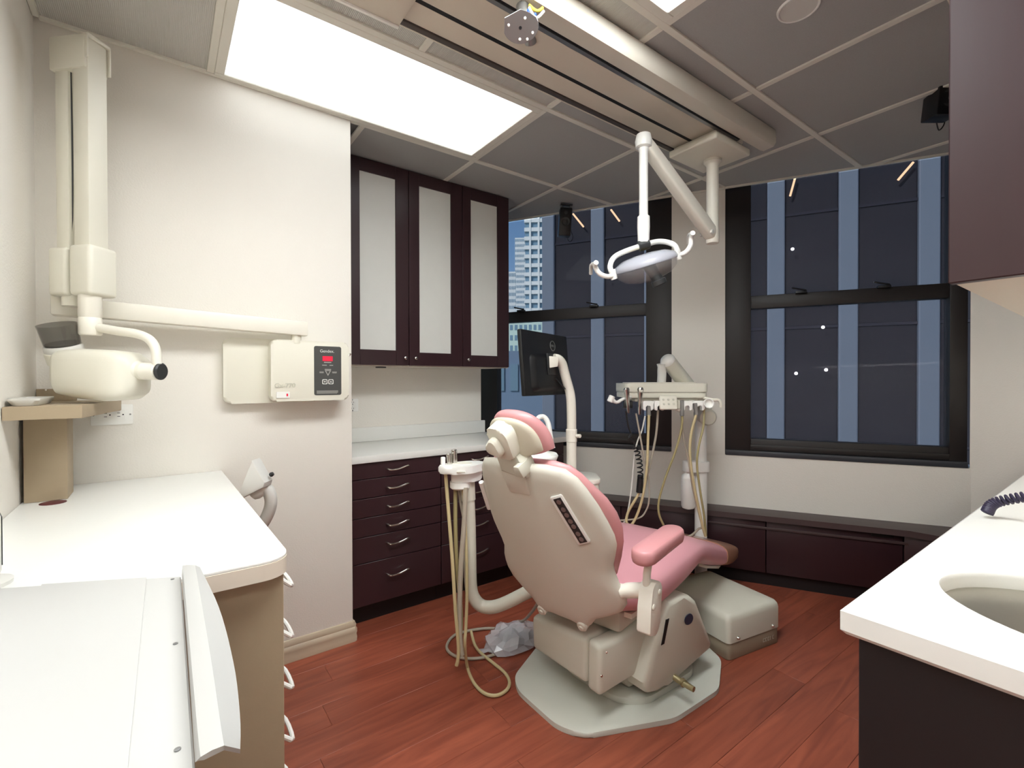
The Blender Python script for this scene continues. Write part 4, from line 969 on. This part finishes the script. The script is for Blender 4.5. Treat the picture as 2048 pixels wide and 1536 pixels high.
# ================================================================== cuspidor unit with monitor pole
cu = thing('cuspidor_unit', 'white side unit with rinse bowl, spout and box top behind the chair back', 'cuspidor', (1.68, 1.80, 0))
part('column', G().cyl((1.70, 1.84, 0), (1.70, 1.84, .60), .09, 28, .004), 'cream', cu)
ub = Fr((1.7494, 1.8111, 0.6867), (.80, -.60, 0), (.60, .80, 0), (0, 0, 1))
part('housing', G().prism([ub(a, b, -.14) for a, b in rrect(.24, .22, .05, 5, 0, .02)], (0, 0, .128), .004), 'cream', cu)
part('housing_lid', G().prism([ub(a, b, -.0115) for a, b in rrect(.25, .23, .05, 5, 0, .02)], (0, 0, .022), .004), 'cream_white', cu)
bc = Fr((1.3328, 1.6479, 0.8532), (.80, -.60, 0), (.60, .80, 0), (0, 0, 1))
def oval(a, b, z, n=36, ox=0): return [bc(ox+a*math.copysign(abs(math.cos(2*math.pi*k/n))**.8, math.cos(2*math.pi*k/n)), b*math.copysign(abs(math.sin(2*math.pi*k/n))**.8, math.sin(2*math.pi*k/n)), z) for k in range(n)]
bowl = part('bowl', G().loft([oval(.05, .05, -.075), oval(.085, .08, -.045), oval(.105, .10, .0), oval(.112, .105, .018), oval(.108, .10, .024), oval(.095, .09, .020), oval(.07, .07, -.02), oval(.02, .02, -.045)]), 'white_plastic', cu, 'white rinse bowl', angle=60)
part('bowl_arm', G().tube([bc(0, .02, -.06), bc(.06, .1, -.09), ub(-.05, 0, -.05)], [.05, .045, .05], 16, 3), 'cream', cu)
part('bowl_drain', G().lathe([(.012, 0), (.010, .003)], bc(0, 0, -.044), (0, 0, 1), 14), 'dark_grey', bowl)
part('spout', G().tube([(1.4393, 1.6442, 0.8936), (1.4342, 1.6486, 0.9581), (1.4271, 1.6543, 1.0087), (1.4143, 1.6640, 1.0340), (1.3913, 1.6686, 1.0372), (1.3719, 1.6703, 1.0197), (1.3599, 1.6665, 0.9934)], [.018, .016, .014, .013, .012, .012, .012], 14, 4), 'white_plastic', cu)
mp_ = thing('monitor_pole', 'cream bent monitor pole standing on the white side unit', 'pole', (1.7347, 1.8223, 0.7158))
part('lower_tube', G().cyl((1.7347, 1.8222, 0.7105), (1.7359, 1.8232, 0.9084), .0265, 24), 'cream_white', mp_)
part('foot_ring', G().lathe([(.048, 0), (.046, .006), (.030, .010)], V((1.7346, 1.8222, 0.7053)), (0, 0, 1), 28), 'cream_white', mp_)
part('clamp_collar', G().cyl((1.7357, 1.8230, 0.8794), (1.7361, 1.8234, 0.9480), .0295, 24, .003).cyl(V((1.7431, 1.7931, 0.9133)), V((1.7457, 1.7663, 0.9156)), .010, 12, .002), 'cream_white', mp_)
part('upper_tube', G().tube([(1.7361, 1.8233, 0.9374), (1.7366, 1.8237, 1.0218), (1.7350, 1.8257, 1.1010), (1.7289, 1.8306, 1.1511), (1.7097, 1.8329, 1.2065), (1.6926, 1.8335, 1.2537), (1.6742, 1.8288, 1.2898), (1.6496, 1.8285, 1.3126), (1.6243, 1.8349, 1.3174)], [.025], 20, 5), 'cream_white', mp_)
part('head_bracket', G().hexa([V(q) for q in ((1.6053, 1.8484, 1.2685), (1.6540, 1.8374, 1.2767), (1.6137, 1.7926, 1.2750), (1.5658, 1.8030, 1.2669), (1.6036, 1.8502, 1.3303), (1.6585, 1.8345, 1.3260), (1.6181, 1.7898, 1.3231), (1.5642, 1.8047, 1.3272))], .004), 'cream_white', mp_)
mo = thing('monitor', 'black computer monitor seen from behind on the bent pole', 'monitor', (1.5869, 1.8623, 1.2969))
TL, TR, BL, BR = [V(q) for q in ((1.3760, 1.7957, 1.4535), (1.8234, 1.9626, 1.4509), (1.3959, 1.7780, 1.1305), (1.8507, 1.9393, 1.1280))]
mx_ = ((TR-TL)+(BR-BL)).normalized(); mz_ = ((TL-BL)+(TR-BR)); mz_ = (mz_-mx_*mz_.dot(mx_)).normalized(); my_ = mz_.cross(mx_)   # y: away from the screen back?
if my_.dot(fwd) > 0: my_ = -my_
mc = (TL+TR+BL+BR)/4; hwm = ((TR-TL).length+(BR-BL).length)/4; hhm = ((TL-BL).length+(TR-BR).length)/4
mf = Fr(mc, mx_, mz_, my_)                                 # z towards the viewer: the back of the set
mb = part('housing', G().box((-hwm, -hhm, -.024), (hwm, hhm, 0), .006, mf), 'black_plastic', mo)
part('screen', G().box((-hwm+.012, -hhm+.015, -.0255), (hwm-.012, hhm-.012, -.0242), 0, mf), 'black_gloss', mb)
part('back_bulge', G().loft([[mf(a, b-.05, c) for a, b in rrect(w, h, .03, 4)] for w, h, c in ((.36, .19, .0), (.33, .17, .016), (.30, .15, .022))]), 'black_plastic', mb)
part('vesa_plate', G().box((-.05, -.06, .022), (.05, .05, .030), .003, mf), 'dark_grey', mb)
part('logo_ring', G().tube([mf(.065+.026*math.cos(a), hhm*.60+.026*math.sin(a), .0012) for a in [2*math.pi*k/24 for k in range(24)]], .0022, 6, closed=True), 'metal_grey', mb, 'grey ring logo')
text('logo_letters', 'DELL', .017, Fr(mf(.065, hhm*.60, .0012), mf.x, mf.y, mf.z), 'metal_grey', mb)
part('cable', G().tube([mf(.02, -.08, .03), mf(.03, -.12, .06), mf(.08, -.135, .05), mf(.12, -.11, .03)], .004, 6, 4), 'black_plastic', mo)

# ================================================================== doctor's delivery unit over the foot end
du = thing('delivery_unit', 'cream instrument tray unit with handpieces and hoses on a white post', 'dental unit', (2.56, 1.588, 0))
part('post', G().lathe([(.06, 0), (.06, .012), (.04, .018), (.0345, .03), (.0345, .69), (.0315, .692), (.0315, .975), (.029, .98)], (2.56, 1.588, 0), (0, 0, 1), 24), 'white_plastic', du)
cl = Fr((2.56, 1.588, .696), (.80, -.60, 0), (.60, .80, 0), (0, 0, 1))
part('post_collar', G().prism([cl(a, b, -.03) for a, b in rrect(.145, .085, .03, 5, -.03, 0)], (0, 0, .06), .004), 'white_plastic', du)
part('water_bottle', G().lathe([(.012, .0), (.034, .008), (.040, .02), (.040, .18), (.036, .20), (.02, .215), (.018, .225)], cl(-.075, -.0, -.255), (0, 0, 1), 24), 'white_plastic', du, 'white water bottle')
part('lower_joint', G().cyl((2.5607, 1.5880, 1.0100), (2.4871, 1.4929, 0.9899), .048, 22, .01), 'unit_beige', du)
arm2 = part('cross_arm', G().cyl((2.6400, 1.6042, 1.0299), (2.2489, 1.5973, 1.3132), .042, 26, .006), 'cream', du)
part('arm_end_cap', G().lathe([(.0425, 0), (.0425, .008), (.034, .022), (.018, .030), (.004, .033)], (2.2554, 1.5987, 1.3093), V((2.2489, 1.5973, 1.3132))-V((2.6400, 1.6042, 1.0299)), 26), 'white_plastic', du)
df = Fr((2.1620, 1.5356, 1.1442), (.804, -.594, 0), (.594, .804, 0), (0, 0, 1))
part('tray_neck', G().tube([df(.0, .10, .15), df(.005, .11, .09), df(.005, .12, .04)], [.026, .022, .024], 14, 3), 'white_plastic', du)
tr = part('tray_body', G().prism([df(a, b, -.004) for a, b in rrect(.445, .26, .03, 5, 0, .13)], (0, 0, .048), .008, 3), 'cream', du)
part('tray_base', G().prism([df(a, b, -.034) for a, b in rrect(.44, .25, .03, 5, 0, .13)], (0, 0, .028), .008, 3), 'cream', du)
part('tray_mat', G().prism([df(a, b, .0445) for a, b in rrect(.36, .20, .02, 4, -.01, .13)], (0, 0, .004), .001, 1), 'cream_white', tr)
part('tray_underside', G().box((-.17, .02, -.055), (.17, .22, -.035), .006, df), 'unit_beige', du)
part('holder_bar', G().tube([df(-.155, -.035, -.058), df(0, -.035, -.06), df(.20, -.035, -.058)], .0075, 12), 'white_plastic', du)
part('bar_strut', G().box((-.12, -.035, -.058), (-.10, .04, -.048), .002, df).box((.12, -.035, -.058), (.14, .04, -.048), .002, df), 'white_plastic', du)
for x in (-.118, -.058, .085, .150, ):
    h = part('instrument_holder', G().prism([df(x+a, -.055, -.062+b) for a, b in round_poly([(-.027, .014), (.027, .014), (.027, -.030), (.012, -.038), (.012, -.010), (-.012, -.010), (-.012, -.038), (-.027, -.030)], .006)], df.y*.03, .003), 'white_plastic', du)
kp = part('keypad', G().hexa([df(*q) for q in ((-.062, -.075, -.090), (.028, -.075, -.090), (.028, -.055, -.095), (-.062, -.055, -.095), (-.056, -.050, -.020), (.034, -.050, -.020), (.034, -.030, -.020), (-.056, -.030, -.020))], .006), 'cream', du)
kfp = Fr(df(-.015, -.0638, -.052), df.x, (df.z*.94+df.y*.34), (df.x.cross(df.z*.94+df.y*.34)))
for a in (-.026, 0, .026):
    for b in (-.012, .012): part('key', G().lathe([(.006, 0), (.005, .0012)], kfp(a, b, .001), kfp.z, 10), 'unit_beige', kp)
def handpiece(x, m, zt, zb, lean):
    a, b = df(x+lean, -.065, zt), df(x, -.060, zb); L = (a-b).length
    return part('handpiece', G().lathe([(.006, 0), (.0085, .02), (.0115, L*.45), (.012, L*.68), (.0145, L*.78), (.017, L*.93), (.011, L)], b, a-b, 16), m, du, 'chrome and white turbine handpiece')
h1 = handpiece(-.222, 'chrome', .022, -.11, -.012); h2 = handpiece(-.165, 'chrome', .024, -.118, .004)
part('handpiece_holder', G().box((-.247, -.06, -.085), (-.199, -.03, -.045), .005, df), 'black_plastic', du)
part('syringe', G().tube([df(-.315, -.07, -.035), df(-.285, -.06, -.055), df(-.25, -.045, -.04), df(-.20, -.02, -.03)], [.016, .013, .010, .009], 12, 3).cyl(df(-.322, -.07, -.052), df(-.308, -.07, -.020), .016, 12, .003), 'white_plastic', du)
part('tray_handle', G().tube([df(.19, .02, -.03), df(.235, .0, -.045), df(.265, -.01, -.045), df(.277, -.012, -.062), df(.278, -.012, -.085)], .0085, 12, 4), 'cream', du)
part('cup_ring', G().lathe([(.012, 0), (.024, .012), (.026, .03), (.022, .03), (.018, .014)], df(.188, -.05, -.062), (-.594, -.804, .1), 18), 'white_plastic', du)
part('gauge', G().cyl(df(.055, -.03, -.09), df(.055, -.03, -.045), .022, 16, .003).lathe([(.026, 0), (.02, -.012), (.006, -.018), (.004, -.034)], df(.055, -.03, -.09), (0, 0, 1), 14), 'unit_beige', du)
def hose(pts, r, m, label=None): return part('hose', G().tube(pts, r, 8, 5), m, du, label)
for x, y0, y1 in ((1297, 812, 832), (1364, 800, 832), (1392, 808, 830)): pass
for c0, c1 in (((2.0390, 1.5636, 1.0700), (2.0407, 1.5618, 1.0179)), ((2.1796, 1.4600, 1.1009), (2.1791, 1.4596, 1.0175)), ((2.2340, 1.4197, 1.0851), (2.2399, 1.4147, 1.0226))):
    part('hose_fitting', G().cyl(c0, c1, .0105, 12, .002), 'metal_grey', du)
hose([(1.9444, 1.6332, 1.0442), (1.9524, 1.6266, 0.9712), (1.9647, 1.6171, 0.9243), (1.9482, 1.6166, 0.9047), (1.9749, 1.6092, 0.8826), (1.9810, 1.6044, 0.8591)], .0045, 'black_plastic', 'thin black cord')
part('coiled_cord', G().tube(coil((1.9831, 1.6029, 0.8591), (1.9994, 1.5901, 0.7756), (2.0111, 1.5929, 0.6771), 9, .013, .003), .0036, 6), 'black_plastic', du, 'black coiled cord')
part('cord_plug', G().tube([(2.0113, 1.5931, 0.7085), (2.0065, 1.5958, 0.6169)], [.015, .018], 12), 'black_plastic', du)
hose([(1.9863, 1.6021, 1.0311), (2.0024, 1.5892, 0.9190), (2.0184, 1.5763, 0.8016), (2.0449, 1.5681, 0.6953), (2.0545, 1.5723, 0.5750), (2.0453, 1.5909, 0.5065), (2.0133, 1.6142, 0.4750), (1.9390, 1.6690, 0.4646)], .0045, 'hose_grey')
hose([(2.0325, 1.5555, 1.0239), (2.0275, 1.5580, 0.8941), (2.0225, 1.5604, 0.7643), (2.0130, 1.5784, 0.6062), (1.9952, 1.6030, 0.4991), (1.9696, 1.6214, 0.4469), (1.9508, 1.6354, 0.4626), (1.9653, 1.6376, 0.5095), (1.9873, 1.6096, 0.5777), (2.0065, 1.5958, 0.6169)], .0068, 'hose_cream')
hose([(2.1207, 1.5651, 1.0459), (2.1113, 1.5708, 0.9130), (2.0764, 1.5827, 0.7553), (2.0462, 1.5916, 0.6516), (2.0308, 1.6021, 0.5593)], .0058, 'hose_grey')
hose([(2.1812, 1.4581, 1.0175), (2.1744, 1.4623, 0.9394), (2.1573, 1.4864, 0.8258), (2.1250, 1.5214, 0.6930), (2.1052, 1.5473, 0.5723), (2.1047, 1.5470, 0.4985), (2.1234, 1.5326, 0.4404)], .0058, 'hose_olive')
hose([(2.1858, 1.4671, 1.0168), (2.2003, 1.4678, 0.9162), (2.2337, 1.4542, 0.7698), (2.2478, 1.4427, 0.6511), (2.2683, 1.4264, 0.5323), (2.2868, 1.4119, 0.4346), (2.2900, 1.4342, 0.4126), (2.2713, 1.4724, 0.3689), (2.2261, 1.5181, 0.3576)], .0058, 'hose_grey')
hose([(2.2288, 1.4105, 1.0233), (2.2072, 1.4255, 0.9195), (2.2024, 1.4281, 0.8157), (2.2141, 1.4182, 0.6859), (2.2453, 1.4062, 0.5404), (2.2727, 1.3974, 0.4329), (2.2921, 1.3951, 0.3851)], .0072, 'hose_cream')
hose([(2.2993, 1.4086, 1.0678), (2.2782, 1.3984, 0.9694), (2.2473, 1.4077, 0.8531), (2.2404, 1.4119, 0.7619), (2.2522, 1.4020, 0.6316), (2.2773, 1.3946, 0.4984), (2.2943, 1.3935, 0.3878)], .0058, 'hose_olive')
hose([(2.0485, 1.5933, 1.0157), (2.0353, 1.6024, 0.9419), (2.0137, 1.6177, 0.8733), (2.0004, 1.6267, 0.7837), (1.9866, 1.6353, 0.6122), (1.9689, 1.6472, 0.4936), (1.9516, 1.6595, 0.4461)], .0040, 'hose_white')

# ================================================================== assistant's arm on the left of the chair
aa = thing('suction_unit', 'white suction holder on a bent beige post left of the chair', 'dental unit', (1.0484, 1.7036, 0.2996))
part('post', G().tube([(1.0327, 1.7197, 0.7745), (1.0387, 1.7141, 0.6584), (1.0411, 1.7108, 0.4896), (1.0420, 1.7089, 0.3630), (1.0500, 1.7023, 0.2954), (1.0770, 1.6821, 0.2552), (1.1104, 1.6449, 0.2536), (1.1554, 1.5995, 0.2791), (1.2439, 1.5099, 0.3482), (1.3620, 1.4108, 0.4036)], [.0265], 18, 4), 'unit_beige', aa)
part('post_sleeve', G().tube([(1.0327, 1.7197, 0.7809), (1.0357, 1.7169, 0.7218), (1.0373, 1.7155, 0.7006)], [.033, .031, .030], 18), 'unit_beige', aa)
tf = Fr((0.9958, 1.7226, 0.8290), (.80, -.60, 0), (.60, .80, 0), (0, 0, 1))
part('tray_top', G().prism([tf(a, b, -.004) for a, b in round_poly([(-.088, -.03), (-.04, -.075), (.02, -.07), (.06, -.045), (.10, .02), (.098, .09), (.03, .09), (-.05, .045)], .02)], (0, 0, .03), .009, 3), 'white_plastic', aa)
part('tray_inset', G().lathe([(.042, 0), (.040, .0025)], tf(.012, .02, .0255), (0, 0, 1), 28), 'cream_white', aa)
part('tray_lower', G().prism([tf(a, b, -.045) for a, b in round_poly([(-.035, -.035), (.04, -.04), (.075, .0), (.095, .045), (.085, .08), (-.02, .05)], .025)], (0, 0, .04), .006), 'white_plastic', aa)
part('tray_cup', G().lathe([(.036, 0), (.043, .006), (.043, .03)], tf(.005, 0, -.075), (0, 0, 1), 24), 'white_plastic', aa)
for c0, c1, r, m_ in (((0.9373, 1.7534, 0.8415), (0.9376, 1.7536, 0.8872), .010, 'white_plastic'), ((0.9705, 1.7538, 0.8440), (0.9658, 1.7578, 0.8986), .012, 'chrome'), ((0.9956, 1.7601, 0.8467), (0.9944, 1.7617, 0.9125), .0125, 'chrome')):
    part('suction_tip', G().cyl(c0, c1, r, 16, .003), m_, aa)
part('push_button', G().box((.0, -.079, .006), (.035, -.072, .012), .002, tf), 'cream', aa)
def ahose(pts, r, m): return part('hose', G().tube(pts, r, 8, 5), m, aa)
ahose([(0.9359, 1.7294, 0.8266), (0.9385, 1.7138, 0.6955), (0.9406, 1.6856, 0.4981), (0.9407, 1.6586, 0.2849), (0.9445, 1.6421, 0.1501), (0.9401, 1.6387, 0.0972), (0.9351, 1.6421, 0.0714)], .0075, 'hose_cream')
ahose([(0.9837, 1.7310, 0.7727), (0.9776, 1.7214, 0.6044), (0.9766, 1.7082, 0.4420), (0.9836, 1.6887, 0.2401), (0.9677, 1.6744, 0.1074), (0.9776, 1.6671, 0.1155)], .0085, 'hose_olive')
ahose([(1.0037, 1.7409, 0.7641), (1.0117, 1.7342, 0.6796), (1.0196, 1.7152, 0.5982), (1.0293, 1.7074, 0.5247)], .006, 'hose_grey')
ahose([(1.0018, 1.6802, 0.7647), (0.9907, 1.6745, 0.6135), (0.9748, 1.6724, 0.4536), (0.9585, 1.6577, 0.2599), (0.9560, 1.6460, 0.1445), (0.9606, 1.6423, 0.1044)], .0105, 'hose_grey')
ahose([(1.0037, 1.7036, 0.7602), (1.0021, 1.6780, 0.5487), (0.9938, 1.6574, 0.3517), (0.9845, 1.6505, 0.2143), (0.9705, 1.6353, 0.1445), (1.0156, 1.6915, 0.0100), (0.9846, 1.5906, 0.0090), (0.9836, 1.5166, 0.0090), (1.0123, 1.4774, 0.0090), (1.0597, 1.4783, 0.0090), (1.0990, 1.5093, 0.0090), (1.1202, 1.5695, 0.0090), (1.1197, 1.6598, 0.0090), (1.1153, 1.7391, 0.0120), (1.1203, 1.8005, 0.0200), (1.1386, 1.8643, 0.0500)], .0065, 'hose_cream')
ahose([(1.2192, 1.4801, 0.3000), (1.2758, 1.5932, 0.2000), (1.3486, 1.7477, 0.0800), (1.3241, 1.8542, 0.0100), (1.2452, 1.9097, 0.0090), (1.1656, 1.9405, 0.0090), (1.0941, 1.9440, 0.0090), (1.0291, 1.8929, 0.0090), (1.0094, 1.8339, 0.0090), (1.0274, 1.7736, 0.0090), (1.0755, 1.7287, 0.0090), (1.1375, 1.7055, 0.0090), (1.2000, 1.6999, 0.0120)], .0065, 'hose_grey')
# foot control in a plastic bag
fcx = V((1.2805, 1.7155, 0.0000)); 
ft = thing('foot_control', 'dark foot control wrapped in a crumpled clear plastic bag on the floor', 'foot pedal', fcx)
part('pedal_body', G().loft([[fcx+V((a*.095*math.cos(2*math.pi*k/28)+.01, a*.07*math.sin(2*math.pi*k/28)+.02, z)) for k in range(28)] for a, z in ((1, .002), (1, .02), (.9, .035), (.6, .05), (.2, .055))]), 'dark_grey', ft)
rnd = random.Random(3); rings = []
for a, z in ((.95, .001), (1.12, .010), (1.16, .028), (1.06, .048), (.85, .064), (.55, .074), (.2, .08)):
    n = 22; ph = rnd.uniform(0, .3)
    rings.append([fcx+V((a*.118*math.cos(2*math.pi*k/n+ph)*(1+rnd.uniform(-.10, .10)), a*.088*math.sin(2*math.pi*k/n+ph)*(1+rnd.uniform(-.10, .10))+.02, max(.001, z+rnd.uniform(-.011, .011)))) for k in range(n)])
bag = part('plastic_bag', G().loft(rings), 'bag_plastic', ft, 'crumpled clear plastic bag', angle=5)
tail = [fcx+V((-.105, -.0, .012)), fcx+V((-.14, .02, .02)), fcx+V((-.165, .045, .01))]
part('bag_tail', G().loft([[p+V((rnd.uniform(-.004, .004), w*math.cos(a), max(-.009, h*math.sin(a)))) for a in [2*math.pi*k/12 for k in range(12)]] for p, w, h in zip(tail, (.03, .012, .02), (.01, .006, .008))]), 'bag_plastic', bag, angle=12)
